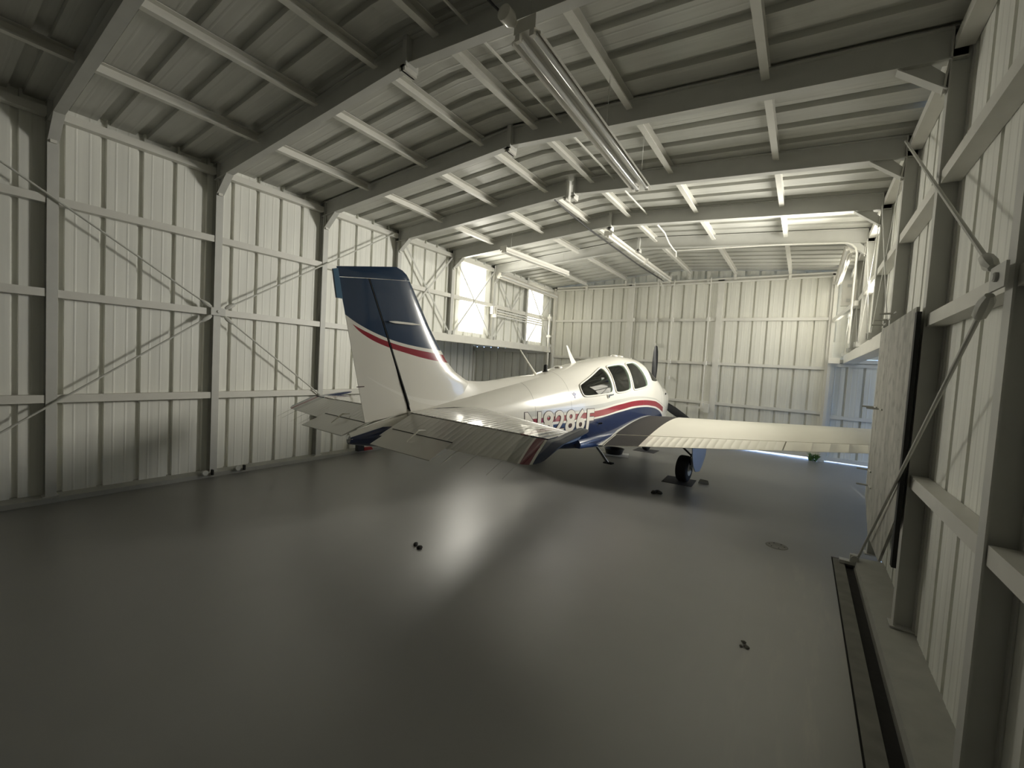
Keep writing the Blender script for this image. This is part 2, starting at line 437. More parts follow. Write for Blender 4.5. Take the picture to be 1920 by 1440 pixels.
# purlins: C sections under the sheets, butted between rafters
PX = [-5.48, -4.30, -3.37, -2.63, -1.57, -.44]
csec = [(-.03, -.05), (.03, -.05), (.03, -.035), (.024, -.035), (.024, -.044), (-.024, -.044), (-.024, .044), (.03, .044), (.03, .05), (-.03, .05)]
PN = ['lowest on the left slope', 'middle on the left slope', 'just left of the ridge', 'just right of the ridge', 'middle on the right slope', 'lowest on the right slope']
BAYN = ['bay nearest the camera', 'second bay', 'third bay', 'fourth bay', 'fifth bay', 'sixth bay', 'last bay by the doors']
BAYW = BAYN[:6] + ['seventh bay', 'last bay by the doors']
pb_ = [-.51] + rfr + [11.78]
for j, x in enumerate(PX):
    for i in range(len(pb_) - 1):
        a, b = pb_[i] + .045, pb_[i + 1] - .045
        if x > -1 and pb_[i + 1] < 1.1: continue
        if i == 0: a = YB + .05
        z = zroof(x) - .054
        mb = MB(); mb.sect((0, 0, 0), (0, b - a, 0), csec, (1, 0, 0), (0, 0, 1))
        t = empty('roof_purlin', (x, a, z)); mb.build('channel', 'steel_white', t)
        if i == len(pb_) - 2:
            mb = MB(); mb.bar((0, b - a - .03, -.06), (0, b - a - .03, -.19), .05, .04, (0, 1, 0)); mb.build('end_bracket', 'steel_white', t)
        tag(t, 'light steel purlin under the roof, %s, %s' % (PN[j], BAYN[i]), 'purlin', 'roof purlins')
# eave struts and girts
gsec = lambda s: [(0, -.04), (.012, -.04), (.012, -.03), (.003, -.03), (.003, .03), (.012, .03), (.012, .04), (0, .04)]
def girt_prof(s, depth):
    # C section, web on the room side; across = into the wall
    d = -s  # room direction sign handled by side vector
    return [(0, -.042), (depth, -.042), (depth, -.036), (.006, -.036), (.006, .036), (depth, .036), (depth, .042), (0, .042)]
GZ = [1.115, 2.235, 3.20]
GN = ['low', 'middle', 'high']
for s in (-1, 1):
    xf, xs = (CL - .012, XL) if s < 0 else (CR + .012, XR)
    fr2 = [YB] + cfr + [11.8]
    for i in range(len(fr2) - 1):
        a, b = fr2[i] + .045, fr2[i + 1] - .045
        if s > 0 and fr2[i + 1] < 1.5: continue
        for g, z in enumerate(GZ + [4.08]):
            if g < 2 and fr2[i] > 5.5: continue
            if g == 2 and s > 0 and fr2[i] > 10: pass
            mb = MB(); mb.sect((0, 0, 0), (0, b - a, 0), girt_prof(s, abs(xs - xf) - .004), (s, 0, 0), (0, 0, 1))
            if g == 3:
                t = empty('eave_strut', (xf, a, z)); mb.build('channel', 'steel_white', t)
                tag(t, 'light steel eave strut along the top of the %s wall, %s' % (side_word(s), BAYW[i]), 'eave strut', 'eave struts')
            else:
                t = empty('wall_girt', (xf, a, z)); mb.build('channel', 'steel_white', t)
                tag(t, '%s horizontal steel girt on the %s wall, %s' % (GN[g], side_word(s), BAYW[i]), 'girt', 'wall girts')
# header beams over the wing bays
for s in (-1, 1):
    xf, xs = (CL - .015, XL - .1) if s < 0 else (CR + .015, XR + .1)
    mb = MB(); mb.box((min(xf, xs), 5.69, HZ0), (max(xf, xs), YF - .12, HZ1))
    mb.box((min(xf, xs), 5.69, HZ0 - .012), (max(xf, xs), YF - .12, HZ0 - .001))
    o = mb.build('header_beam', 'steel_white')
    tag(o, 'long pale steel header beam over the %s wing bay opening' % side_word(s), 'beam', 'header beams')
# long brace rods crossing the nearer side wall bays, meeting at a hub plate
for s in (-1, 1):
    x = CL + .03 if s < 0 else CR - .03
    y0, z0 = 2.555, 2.24
    ends = [(-.35, 4.08), (5.45, 4.08), (-.25, .09), (5.36, .09)]
    names = ['rising toward the camera', 'rising toward the doors', 'falling toward the camera', 'falling toward the doors']
    for (ye, ze), nm in zip(ends, names):
        if s > 0 and ye < 0: continue
        xe = .565 if (s > 0 and ze < 1) else x
        d = Vector((xe - x, ye - y0, ze - z0)).normalized()
        a = Vector((x, y0, z0)) + d * .10
        t = empty('brace_rod', a)
        mb = MB(); mb.tube([d * .05, Vector((xe, ye, ze)) - a], .011, 8); mb.build('rod', 'rod', t, 40)
        mb = MB(); mb.tube([(0, 0, 0), d * .03, d * .05, d * .12, d * .14], [.016, .028, .030, .026, .013], 8)
        mb.build('clevis', 'rod', t, 40)
        tag(t, 'thin diagonal brace rod on the %s wall, %s from the hub plate' % (side_word(s), nm), 'brace rod', 'wall brace rods')
    mb = MB(); mb.box((x - s * .0 - .005, y0 - .085, z0 - .05), (x + .005, y0 + .085, z0 + .05)); mb.lathe((x, y0, z0), (-s, 0, 0), [(-.015, .02), (.015, .02), (.02, .014)], 12)
    o = mb.build('hub_plate', 'steel', None, 40); tag(o, 'steel hub plate on the %s wall where four brace rods meet' % side_word(s), 'plate')
# X straps in the upper bays over the headers
for s in (-1, 1):
    x = CL - .005 if s < 0 else CR + .005
    ub = [5.63, 7.16, 8.70, 10.25, 11.78]
    for i in range(4):
        for q in (0, 1):
            a = (x, ub[i] + .07, 4.02 if q == 0 else 2.40); b = (x, ub[i + 1] - .07, 2.40 if q == 0 else 4.02)
            xo = -s * (.012 * q)
            t = empty('cross_strap', (a[0] + xo, a[1], a[2]))
            mb = MB(); mb.bar((0, 0, 0), (0, b[1] - a[1], b[2] - a[2]), .036, .005, (1, 0, 0)); mb.build('strap', 'steel', t)
            mb = MB()
            e = (0, 0, 0) if q == 1 else (0, b[1] - a[1], b[2] - a[2])
            mb.box((-.01 - .02, e[1] - .03, e[2] - .05), (.02, e[1] + .03, e[2] + .03)); mb.build('foot_bracket', 'steel', t)
            tag(t, 'flat %s cross strap above the %s header, %s' % ('falling' if q == 0 else 'rising', side_word(s), ['nearest panel', 'second panel', 'third panel', 'panel beside the doors'][i]), 'strap', 'upper wall cross straps')
# roof ties: a thin conduit and twin black cables
t = empty('ceiling_conduit', (-2.34, YB + .1, zroof(-2.34) - .065)); mb = MB(); mb.tube([(0, 0, 0), (0, 8.0 - YB, 0)], .012, 8); mb.build('pipe', 'steel_white', t, 40)
tag(t, 'thin grey conduit running lengthwise under the roof right of the ridge', 'conduit')
for q, (dx, dz) in enumerate(((-.0, 0), (.05, -.05))):
    pts = [(-3.17 + dx, 5.5, 4.17 + dz), (-3.16 + dx, 6.6, 4.10 + dz), (-3.15 + dx, 7.6, 4.085 + dz), (-3.15 + dx, 9.2, 4.07 + dz), (-3.18 + dx, 11.2, 4.13 + dz)]
    mb = MB(); mb.tube(pts, .009, 6); o = mb.build('power_cable', 'blackcable', None, 40)
    tag(o, 'black cable strung below the ridge toward the doors, %s of two' % ['upper', 'lower'][q], 'cable', 'ridge cables')
mb = MB(); mb.tube([(-2.0, 2.63 + .3 - 2.2, 4.27), (-1.85, 1.2, 4.1), (-1.70, 2.0, 3.90), (-1.62, 2.22, 3.83)], .008, 6)
o = mb.build('lamp_cord', 'blackcable', None, 40); tag(o, 'dark cord from the roof to the near end of the big hanging lamp', 'cord')

# ------------------------------------------------------------ fluorescent lamps
def lamp(name, a, b, wd, ntube, label, tilt=(0, 0, 1), hang=None, cat='lamp', refl=True):
    a = Vector(a); b = Vector(b); L = (b - a).length; d = (b - a) / L; up = Vector(tilt)
    s = d.cross(up).normalized(); up = s.cross(d).normalized()
    t = empty(name, a)
    rot = Matrix((s, d, up)).transposed().to_4x4(); t.rotation_euler = rot.to_euler()
    mb = MB(); mb.box((-.035, 0, -.01), (.035, L, .035)); mb.build('channel_body', 'enamel', t)
    if refl:
        mb = MB(); h = wd / 2
        pr = [(-.035, .006), (-h, -.035), (-h, -.055), (-h + .004, -.055), (-h + .004, -.037), (-.033, .0), (.033, .0), (h - .004, -.037), (h - .004, -.055), (h, -.055), (h, -.035), (.035, .006)]
        mb.sect((0, .02, -.012), (0, L - .02, -.012), pr, (1, 0, 0), (0, 0, 1)); mb.build('reflector', 'enamel', t)
    xs_ = {1: [0], 2: [-.05, .05], 3: [-.07, 0, .07]}[ntube]
    for xx in xs_:
        mb = MB(); mb.tube([(xx, .03, -.045), (xx, L - .03, -.045)], .019, 12); mb.build('tube', 'tube', t, 40)
        for yy in (.012, L - .012):
            mb = MB(); mb.box((xx - .016, yy - .014, -.068), (xx + .016, yy + .014, -.012)); mb.build('lamp_holder', 'enamel', t)
    mb = MB(); mb.box((-.075, -.004, -.03), (.075, 0, .05)); mb.build('end_plate', 'enamel', t)
    if hang:
        for f_, z in hang:
            mb = MB(); mb.tube([(0, L * f_, .03), (0, L * f_, z)], .003, 5); mb.build('hanger', 'chrome', t)
    return tag(t, label, cat)
lamp('fluorescent_lamp', (-1.52, 2.16, 3.77), (-1.58, 4.60, 3.76), .20, 2, 'large twin-tube fluorescent lamp hanging near the camera in front of the ridge', hang=[(.02, .52), (.55, .52), (.97, .50)])
mb = MB(); mb.lathe((-1.60, 2.15, 3.81), (0, 1, 0), [(-.11, .03), (-.10, .045), (-.04, .045), (-.005, .03)], 14); o = mb.build('plug_socket', 'enamel', None, 40); tag(o, 'round pale plug socket at the near end of the big hanging lamp', 'socket')
lamp('fluorescent_lamp', (-4.70, 6.40, 3.855), (-4.48, 8.55, 3.84), .12, 1, 'single-tube fluorescent lamp hanging over the tail fin, left of the ridge', hang=[(.1, .45), (.9, .45)])
lamp('fluorescent_lamp', (-3.05, 7.25, 4.16), (-3.05, 9.3, 4.16), .10, 1, 'fluorescent lamp fixed along the ridge, nearer of the pair', refl=False)
lamp('fluorescent_lamp', (-3.05, 9.36, 4.16), (-3.08, 11.6, 4.20), .10, 1, 'fluorescent lamp fixed along the ridge, beside the doors', refl=False)
lamp('fluorescent_lamp', (-6.42, 8.65, 3.93), (-6.42, 11.62, 3.88), .14, 1, 'long fluorescent lamp high on the left wall above the tube rack', tilt=(-1, 0, .4))
lamp('fluorescent_lamp', (.46, 8.75, 3.93), (.46, 11.6, 3.90), .14, 1, 'long fluorescent lamp high on the right wall above the electrical panel', tilt=(1, 0, .4))
# rack of four spare tubes on the left wall
t = empty('tube_rack', (-6.48, 8.62, 3.02))
mb = MB(); mb.box((-.11, 0, -.12), (.03, .05, .16)); mb.box((-.06, -.12, -.05), (.02, -.06, .14)); mb.build('bracket', 'steel_white', t)
for q in range(4):
    mb = MB(); mb.tube([(0, .05, .12 - q * .062), (0, 2.3, .10 - q * .062)], .019, 10); mb.build('tube', 'tube' if q % 2 else 'enamel', t, 40)
tag(t, 'bracket holding four long spare tubes on the left wall', 'rack')

# ------------------------------------------------------------ door gear on the far wall
for q, (z, r, yy) in enumerate(((4.165, .022, 11.72), (4.09, .026, 11.74))):
    mb = MB(); mb.tube([(-6.46, yy, z), (.44, yy, z - .0)], r, 10); o = mb.build('door_track_pipe', 'steel_white', None, 40)
    tag(o, '%s horizontal pipe above the sliding doors' % ['upper', 'lower'][q], 'pipe', 'door track pipes')
for q, x in enumerate((-4.11, -3.12, -2.18)):
    t = empty('track_bracket', (x, 11.79, 4.07))
    mb = MB(); mb.box((-.03, -.02, .0), (.03, .06, .27)); mb.build('plate', 'steel_white', t)
    mb = MB(); mb.box((-.02, -.06, .02), (.02, -.02, .10)); mb.build('roller', 'steel', t)
    tag(t, 'steel track bracket above the doors, %s of three' % ['left', 'middle', 'right'][q], 'bracket', 'track brackets')
for q, (x, z0, z1, lab) in enumerate(((-4.03, 1.1, 4.2, 'vertical slide bolt rod beside the left door post'), (-3.40, 2.45, 4.2, 'vertical slide bolt rod above the propeller'), (-2.98, 1.6, 4.2, 'vertical slide bolt rod with clamps in the middle of the doors'), (-2.10, .95, 4.2, 'vertical slide bolt rod beside the right door post'))):
    t = empty('slide_bolt', (x, 11.68, z0)); mb = MB(); mb.tube([(0, 0, 0), (0, 0, z1 - z0)], .013, 8); mb.build('rod', 'steel_white', t, 40)
    for zc in (3.17, 2.07, z0 + .05):
        if zc < z0: continue
        mb = MB(); mb.box((-.03, -.02, zc - z0 - .05), (.03, .11, zc - z0 + .05)); mb.build('guide', 'steel_white', t)
    tag(t, lab, 'slide bolt', 'door slide bolts')
t = empty('bolt_handle', (-1.96, 11.60, .93)); mb = MB(); mb.bar((-.55, 0, .03), (0, 0, 0), .02, .05); mb.build('arm', 'steel_white', t)
mb = MB(); mb.box((-.07, -.03, -.10), (.05, .03, .12)); mb.build('latch_box', 'steel_white', t); tag(t, 'horizontal latch arm with box low beside the right door post', 'latch')
# door pull chain bracket near the ridge
t = empty('pulley_bracket', (-3.33, 11.45, 4.12)); mb = MB(); mb.bar((0, 0, .32), (0, 0, .02), .03, .03, (0, 1, 0)); mb.bar((0, 0, .1), (.12, 0, -.12), .02, .02, (0, 1, 0)); mb.bar((.12, 0, -.12), (.12, 0, -.26), .02, .02, (0, 1, 0)); mb.build('arm', 'steel_white', t)
tag(t, 'bent white arm hanging below the ridge in front of the doors', 'bracket')
# conduits and boxes at the right
mb = MB(); mb.tube([(-2.21, 7.28, 4.22), (-2.2, 7.7, 4.20), (-2.22, 8.1, 4.13), (-2.24, 8.5, 4.12), (-2.22, 8.63, 4.10), (-2.22, 8.64, 4.0)], .014, 8); o = mb.build('bent_conduit', 'enamel', None, 40)
tag(o, 'bent white conduit dropping from the roof to the sixth rafter', 'conduit')
yc = 8.62
pts = [(-2.2, yc, 4.12), (-.6, yc, 4.06), (.35, yc, 3.99)] + [(.35 + .18 * math.sin(a), yc, 3.81 + .18 * math.cos(a)) for a in (.3, .7, 1.1, 1.57)] + [(.53, yc, 3.2), (.53, yc, 2.4)]
mb = MB(); mb.tube(pts, .013, 8); o = mb.build('wall_conduit', 'steel_white', None, 40); tag(o, 'white conduit following the far rafter and bending down the right wall', 'conduit')
t = empty('electrical_panel', (.53, 9.55, 3.34)); mb = MB(); mb.box((-.10, -.05, -.22), (.10, .05, .22)); mb.build('box', 'enamel', t)
mb = MB(); mb.box((-.03, -.065, .1), (.03, -.05, .15)); mb.box((-.03, -.065, -.15), (.03, -.05, -.1)); mb.build('latch', 'steel', t); tag(t, 'pale electrical panel box on the right wall below the window', 'electrical box')
t = empty('outlet_box', (.47, 11.68, 3.98)); mb = MB(); mb.box((-.11, -.04, -.08), (.05, .03, .08)); mb.build('box', 'enamel', t)
for dx in (-.06, 0.0):
    mb = MB(); mb.lathe((dx, -.045, 0), (0, 1, 0), [(0, .022), (.006, .022)], 12); mb.build('knockout', 'black', t)
tag(t, 'small outlet box with two dark holes above the right door jamb', 'outlet box')
mb = MB(); mb.box((.40, 11.6, 2.18), (.60, 11.72, 2.30)); o = mb.build('jamb_box', 'enamel'); tag(o, 'pale box on the right door jamb at the header', 'junction box')
t = empty('door_jamb', (.43, 11.77, 0)); mb = MB(); mb.bar((0, 0, 0.03), (0, 0, 4.15), .06, .05, (0, 1, 0)); mb.build('post', 'steel_white', t); mb = MB(); mb.box((-.06, -.08, 0), (.06, .03, .05)); mb.build('foot', 'steel_white', t)
tag(t, 'pale door jamb post at the right end of the far doors', 'door jamb')
t = empty('door_jamb', (-6.55, 11.77, 0)); mb = MB(); mb.bar((0, 0, 0.03), (0, 0, 4.15), .06, .05, (0, 1, 0)); mb.build('post', 'steel_white', t)
tag(t, 'pale door jamb post at the left end of the far doors', 'door jamb')
t = empty('stand_pipe', (-6.40, 11.25, 0)); mb = MB(); mb.tube([(0, 0, 0), (0, 0, 3.3)], .03, 10); mb.build('pipe', 'steel_white', t, 40)
for zc in (2.2, 2.65, 3.2):
    mb = MB(); mb.box((-.06, -.04, zc - .03), (.06, .04, zc + .03)); mb.build('clamp', 'steel_white', t)
mb = MB(); mb.bar((0, 0, 3.2), (-.18, .2, 3.2), .03, .03); mb.build('arm', 'steel_white', t); tag(t, 'vertical pipe with clamps beside the far left corner', 'pipe')
# weathered board fixed over the bay beside the right opening
t = empty('board_panel', (.606, 3.95, .0))
mb = MB(); mb.prism([(0, 0.10, .84), (0, .10, 2.33), (0, 1.72, 2.33), (0, 1.72, .62), (0, 1.30, .34), (0, .62, .34)], (.018, 0, 0)); mb.build('sheet', 'board', t)
mb = MB(); mb.box((-.004, .04, .5), (.022, .10, 2.29)); mb.build('dark_edge_strip', 'black', t)
mb = MB(); mb.bar((.008, 1.735, .62), (.008, 1.735, 2.30), .02, .03, (0, 1, 0)); mb.build('edge_trim', 'steel_white', t)
for (yy, zz) in ((1.0, 2.40), (1.30, 2.38), (1.55, 2.36), (1.66, 1.55), (1.30, 1.55), (1.62, .92), (1.52, .78)):
    mb = MB(); mb.tube([(-.005, yy, zz), (-.10, yy + .02, zz + .0)], .009, 6); mb.tube([(-.005, yy, zz), (-.005, yy - .14, zz)], .008, 6); mb.build('hook', 'rod', t, 40)
tag(t, 'weathered grey board panel with hooks on the right wall beside the opening', 'board')
t = empty('rod_anchor', (.52, 5.36, 0)); mb = MB(); mb.box((-.10, -.03, 0), (.10, .05, .03)); mb.box((-.02, -.02, .03), (.05, .03, .10)); mb.build('plate', 'steel', t)
mb = MB(); mb.lathe((.015, -.04, .07), (0, 1, 0), [(0, .03), (.08, .03)], 10); mb.build('bolt', 'rod', t, 40); tag(t, 'rusty anchor plate on the floor at the end of the right curb', 'anchor')
# upper right odds and ends: angled pale channel at the door corner
mb = MB(); mb.bar((.60, 8.8, 3.06), (.44, 11.75, 3.12), .05, .08); o = mb.build('angle_arm', 'steel_white'); tag(o, 'slanting pale steel arm from the right wall to the door corner', 'arm')
mb = MB(); mb.box((.42, 11.35, 4.10), (.50, 11.48, 4.22)); o = mb.build('tape_roll', plain('blue_plastic', (.10, .15, .5), .4)); tag(o, 'small blue plastic piece tucked under the roof at the far right corner', 'plastic piece')

# ------------------------------------------------------------ floor things
for q, (y, lab) in enumerate(((2.43, 'nearer of two small cleats on the left curb'), (2.83, 'farther of two small cleats on the left curb'))):
    t = empty('curb_cleat', (-6.53, y, .055)); mb = MB(); mb.lathe((0, 0, .02), (1, 0, .2), [(-.05, .03), (0, .04), (.04, .035)], 10); mb.build('knob', 'rod', t, 40)
    mb = MB(); mb.box((-.02, .08, -.02), (.03, .10, .05)); mb.build('clip', 'black', t); tag(t, lab, 'cleat', 'curb cleats')
t = empty('tow_cart', (-6.50, 4.86, .055)); mb = MB(); mb.box((-.04, -.09, 0), (.05, .03, .20)); mb.build('dark_box', 'pan', t)
mb = MB(); mb.prism([(0, .03, 0), (0, .22, 0), (0, .19, .05), (0, .03, .06)], (.06, 0, 0)); mb.build('red_base', 'red', t); tag(t, 'small black and red device on the left curb behind the tail', 'device')
def rubble(name, loc, label, cat, rr=.028, n=3, mat='dark', seed=1):
    random.seed(seed); mb = MB()
    for _ in range(n):
        c = Vector((random.uniform(-.06, .06), random.uniform(-.04, .04), 0)); r = rr * random.uniform(.6, 1.2); rings = []
        for zz, k in ((0, .8), (.3, 1), (.7, .8), (.9, .3)):
            rings.append([(c.x + r * k * math.cos(a) * random.uniform(.8, 1.1), c.y + r * k * math.sin(a) * random.uniform(.8, 1.1), zz * r) for a in [i * math.pi / 4 for i in range(8)]])
        mb.loft(rings)
    o = mb.build(name, mat, None, 50); o.location = loc; tag(o, label, cat); return o
rubble('dirt_clump', (-2.91, 2.86, 0), 'small dark dirt clump on the floor in the bright patch', 'dirt', seed=3)
rubble('dirt_clump', (-1.64, 6.38, 0), 'dark dirt clump on the floor in front of the right wheel mat', 'dirt', rr=.04, seed=5)
rubble('floor_debris', (-.18, 3.21, 0), 'brownish debris flake on the floor near the right curb', 'debris', rr=.014, n=5, mat='strip', seed=8)
t = empty('floor_drain', (-.11, 5.36, 0)); mb = MB(); mb.lathe((0, 0, 0), (0, 0, 1), [(0, .105), (.004, .10), (.005, .07), (.003, .06)], 24); mb.build('cover', 'strip', t, 30)
for a in range(6):
    mb = MB(); mb.lathe((.07 * math.cos(a), .07 * math.sin(a), .003), (0, 0, 1), [(0, .008), (.004, .006)], 8); mb.build('screw', 'dark', t)
tag(t, 'round floor drain cover on the open floor at right', 'drain cover')
mb = MB(); random.seed(4)
for _ in range(46):
    a = random.uniform(0, 6.28); l_ = random.uniform(.08, .2); x0 = random.uniform(-.07, .07); y0 = random.uniform(-.05, .05)
    p0 = Vector((x0, y0, 0)); p1 = p0 + Vector((math.cos(a) * l_ * .3, math.sin(a) * l_ * .3, l_ * .7)); p2 = p1 + Vector((math.cos(a) * l_ * .4, math.sin(a) * l_ * .4, l_ * .15))
    mb.tube([p0, p1, p2], [.006, .009, .001], 4)
o = mb.build('weed', 'green'); o.location = (.28, 11.68, 0); tag(o, 'small green weed growing at the foot of the right door jamb', 'plant')
def rmat(name, c, w_, l_, rz, m_, label, h=.006, cat='mat', group=None):
    mb = MB(); mb.box((-w_ / 2, -l_ / 2, 0), (w_ / 2, l_ / 2, h)); o = mb.build(name, m_); o.location = (c[0], c[1], 0); o.rotation_euler = (0, 0, rz); tag(o, label, cat, group); return o

# ------------------------------------------------------------ aircraft (x forward from the main wheels, y to its left, z up)
AC = empty('airplane', (-2.979, 7.535, .006), math.radians(85.537))
tag(AC, 'white low-wing propeller airplane with navy blue and red trim and black numbers', 'airplane')
ST = [(-5.16,1.05,.95,.035,1.0,2,2),(-4.9,1.125,.90,.09,1.0,2,2),(-4.5,1.21,.83,.16,1.02,2.1,2.2),(-3.6,1.38,.71,.28,1.05,2.1,2.4),
(-2.4,1.615,.58,.43,1.08,2.1,2.8),(-1.3,1.83,.48,.54,1.10,2.1,3.2),(-.5,1.95,.43,.57,1.12,2.2,3.4),(.2,2.02,.42,.575,1.12,2.3,3.4),(.75,2.0,.42,.57,1.12,2.3,3.4),
(1.1,1.90,.42,.56,1.12,2.3,3.4),(1.42,1.74,.43,.55,1.1,2.4,3.2),(1.62,1.62,.45,.53,1.1,2.4,3.0),(1.85,1.57,.50,.49,1.12,2.3,2.8),(2.05,1.51,.60,.44,1.16,2.3,2.5),(2.16,1.45,.74,.37,1.18,2.2,2.3)]
def pchip(x, y, t):
    n = len(x); t = min(max(t, x[0]), x[-1])
    h = [x[i + 1] - x[i] for i in range(n - 1)]; d = [(y[i + 1] - y[i]) / h[i] for i in range(n - 1)]
    i = 0
    while i < n - 2 and t > x[i + 1]: i += 1
    def sl(j):
        if j == 0: return d[0]
        if j == n - 1: return d[-1]
        return 0 if d[j - 1] * d[j] <= 0 else 2 * d[j - 1] * d[j] / (d[j - 1] + d[j])
    u = (t - x[i]) / h[i]
    return (1 + 2 * u) * (1 - u) ** 2 * y[i] + u * (1 - u) ** 2 * h[i] * sl(i) + u * u * (3 - 2 * u) * y[i + 1] + u * u * (u - 1) * h[i] * sl(i + 1)
SX = [a[0] for a in ST]
def stn(s): return [pchip(SX, [a[j] for a in ST], s) for j in range(1, 7)]
def half(s, z):
    zt, zb, w_, zc, nu, nl = stn(s)
    t, n = ((z - zc) / (zt - zc), nu) if z >= zc else ((zc - z) / (zc - zb), nl)
    return w_ * max(0, 1 - min(1, max(0, t)) ** n) ** (1 / n)
def ring(s, n=72, off=0.0):
    zt, zb, w_, zc, nu, nl = stn(s); r = []
    for k in range(n):
        a = 2 * math.pi * k / n; c, q = math.cos(a), math.sin(a)
        e = nu if q >= 0 else nl
        y = (abs(c) ** (2 / e)) * (1 if c >= 0 else -1) * (w_ - off); z = zc + (abs(q) ** (2 / e)) * ((zt - off - zc) if q >= 0 else -(zc - zb - off))
        r.append((s, y, z))
    return r

WHITE = (.80, .775, .70); NAVY = (.008, .020, .070); RED = (.28, .015, .03); GREY = (.50, .49, .45)
def fus_mat():
    n = NT('fuselage_paint'); X = n.xyz(); s, z = X[0], X[2]
    top = n.curve(s, [(-3.3, 1.062), (-2.6, 1.085), (-1.48, 1.125), (-.6, 1.205), (.15, 1.245), (.8, 1.215), (1.1, 1.165), (1.35, 1.09), (1.5, 1.05), (1.9, .97)])
    bot = n.curve(s, [(-3.3, 1.056), (-2.6, 1.02), (-1.45, 1.035), (-.6, 1.11), (.15, 1.15), (.8, 1.115), (1.1, 1.065), (1.35, .99), (1.5, .95), (1.9, .93)])
    blu = n.curve(s, [(-3.4, .30), (-3.1, .75), (-2.75, .955), (-2.3, .985), (-1.45, 1.005), (-.6, 1.08), (.15, 1.12), (.8, 1.085), (1.1, 1.03), (1.3, .96), (1.5, .80), (1.7, .45), (1.9, .40)])
    inr = n.both(n.gt(s, -3.25), n.lt(s, 1.42))
    c = n.mix(n.both(n.both(n.gt(z, n.math('ADD', top, .03)), n.lt(z, n.math('ADD', top, n.curve(s, [(-3, .10), (-1, .09), (.8, .055), (1.5, .04)])))), n.both(n.gt(s, -2.95), n.lt(s, 1.75))), WHITE, (.60, .59, .54))
    c = n.mix(n.both(inr, n.both(n.lt(z, top), n.gt(z, bot))), c, RED)
    c = n.mix(n.both(inr, n.lt(z, blu)), c, NAVY)
    tail = n.both(n.lt(s, n.math('ADD', n.math('MULTIPLY', n.math('SUBTRACT', z, 1.06), 1.0), -4.60)), n.lt(z, n.math('ADD', 1.095, n.math('MULTIPLY', n.math('MAXIMUM', n.math('SUBTRACT', -4.85, s), 0.0), -.25))))
    c = n.mix(tail, c, NAVY)
    seams = None
    for s0 in (-2.78, -2.03, 1.30):
        q = n.lt(n.math('ABSOLUTE', n.math('SUBTRACT', s, s0)), .004); seams = q if seams is None else n.math('MAXIMUM', seams, q)
    c = n.mix(n.math('MULTIPLY', seams, .55), c, (.15, .14, .12))
    # rows of rivets along the side
    riv = n.both(n.lt(n.math('ABSOLUTE', n.math('SUBTRACT', z, 1.33)), .004), n.both(n.lt(s, -1.9), n.gt(n.math('SINE', n.math('MULTIPLY', s, 180.0)), .6)))
    n.bump(riv, .5, .002)
    return n.set(c, .22, coat=.7)
M['fus'] = fus_mat()
def fin_mat():
    n = NT('fin_paint'); X = n.xyz(); s, z = X[0], X[2]
    bl = n.curve(s, [(-5.36, 2.17), (-5.25, 2.12), (-5.12, 2.05), (-4.91, 1.97), (-4.69, 1.915), (-4.41, 1.88), (-4.14, 1.865), (-3.9, 1.86)])
    ru = n.curve(s, [(-5.17, 2.04), (-5.01, 1.975), (-4.78, 1.905), (-4.52, 1.86), (-4.08, 1.82), (-3.9, 1.81)])
    rl = n.curve(s, [(-5.17, 2.04), (-5.01, 1.93), (-4.81, 1.86), (-4.58, 1.81), (-4.36, 1.77), (-4.01, 1.735), (-3.9, 1.73)])
    c = n.mix(n.gt(z, bl), WHITE, (.010, .034, .082))
    c = n.mix(n.both(n.gt(s, -5.17), n.both(n.lt(z, ru), n.gt(z, rl))), c, RED)
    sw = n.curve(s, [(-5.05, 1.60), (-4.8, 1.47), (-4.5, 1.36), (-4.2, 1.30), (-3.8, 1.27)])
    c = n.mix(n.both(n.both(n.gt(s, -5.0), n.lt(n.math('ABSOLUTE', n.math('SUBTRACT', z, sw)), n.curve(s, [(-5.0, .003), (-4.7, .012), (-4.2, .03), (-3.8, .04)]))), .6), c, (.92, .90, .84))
    return n.set(c, .2, coat=.7)
M['fin'] = fin_mat()
def wing_mat():
    n = NT('wing_paint'); X = n.xyz(); s, l, z = X[0], X[1], X[2]
    al = n.math('ABSOLUTE', l)
    f = n.noise(2.2, 4)
    c = n.mix(f, (.76, .725, .63), (.83, .80, .71))
    walk = n.both(n.both(n.lt(l, -.60), n.gt(l, -1.12)), n.lt(s, 1.02))
    g = n.node('ShaderNodeNewGeometry'); sp = n.node('ShaderNodeSeparateXYZ'); n.link(g.outputs['Normal'], sp.inputs[0])
    walk = n.both(walk, n.gt(sp.outputs[2], .1))
    nz = n.noise(90, 2)
    c = n.mix(walk, c, n.mix(nz, (.035, .033, .03), (.06, .056, .052)))
    c = n.mix(n.both(n.gt(al, 4.85), 1.0), c, NAVY)
    return n.set(c, n.mix(walk, (.3, .3, .3), (.85, .85, .85)), coat=None)
M['wing'] = wing_mat()
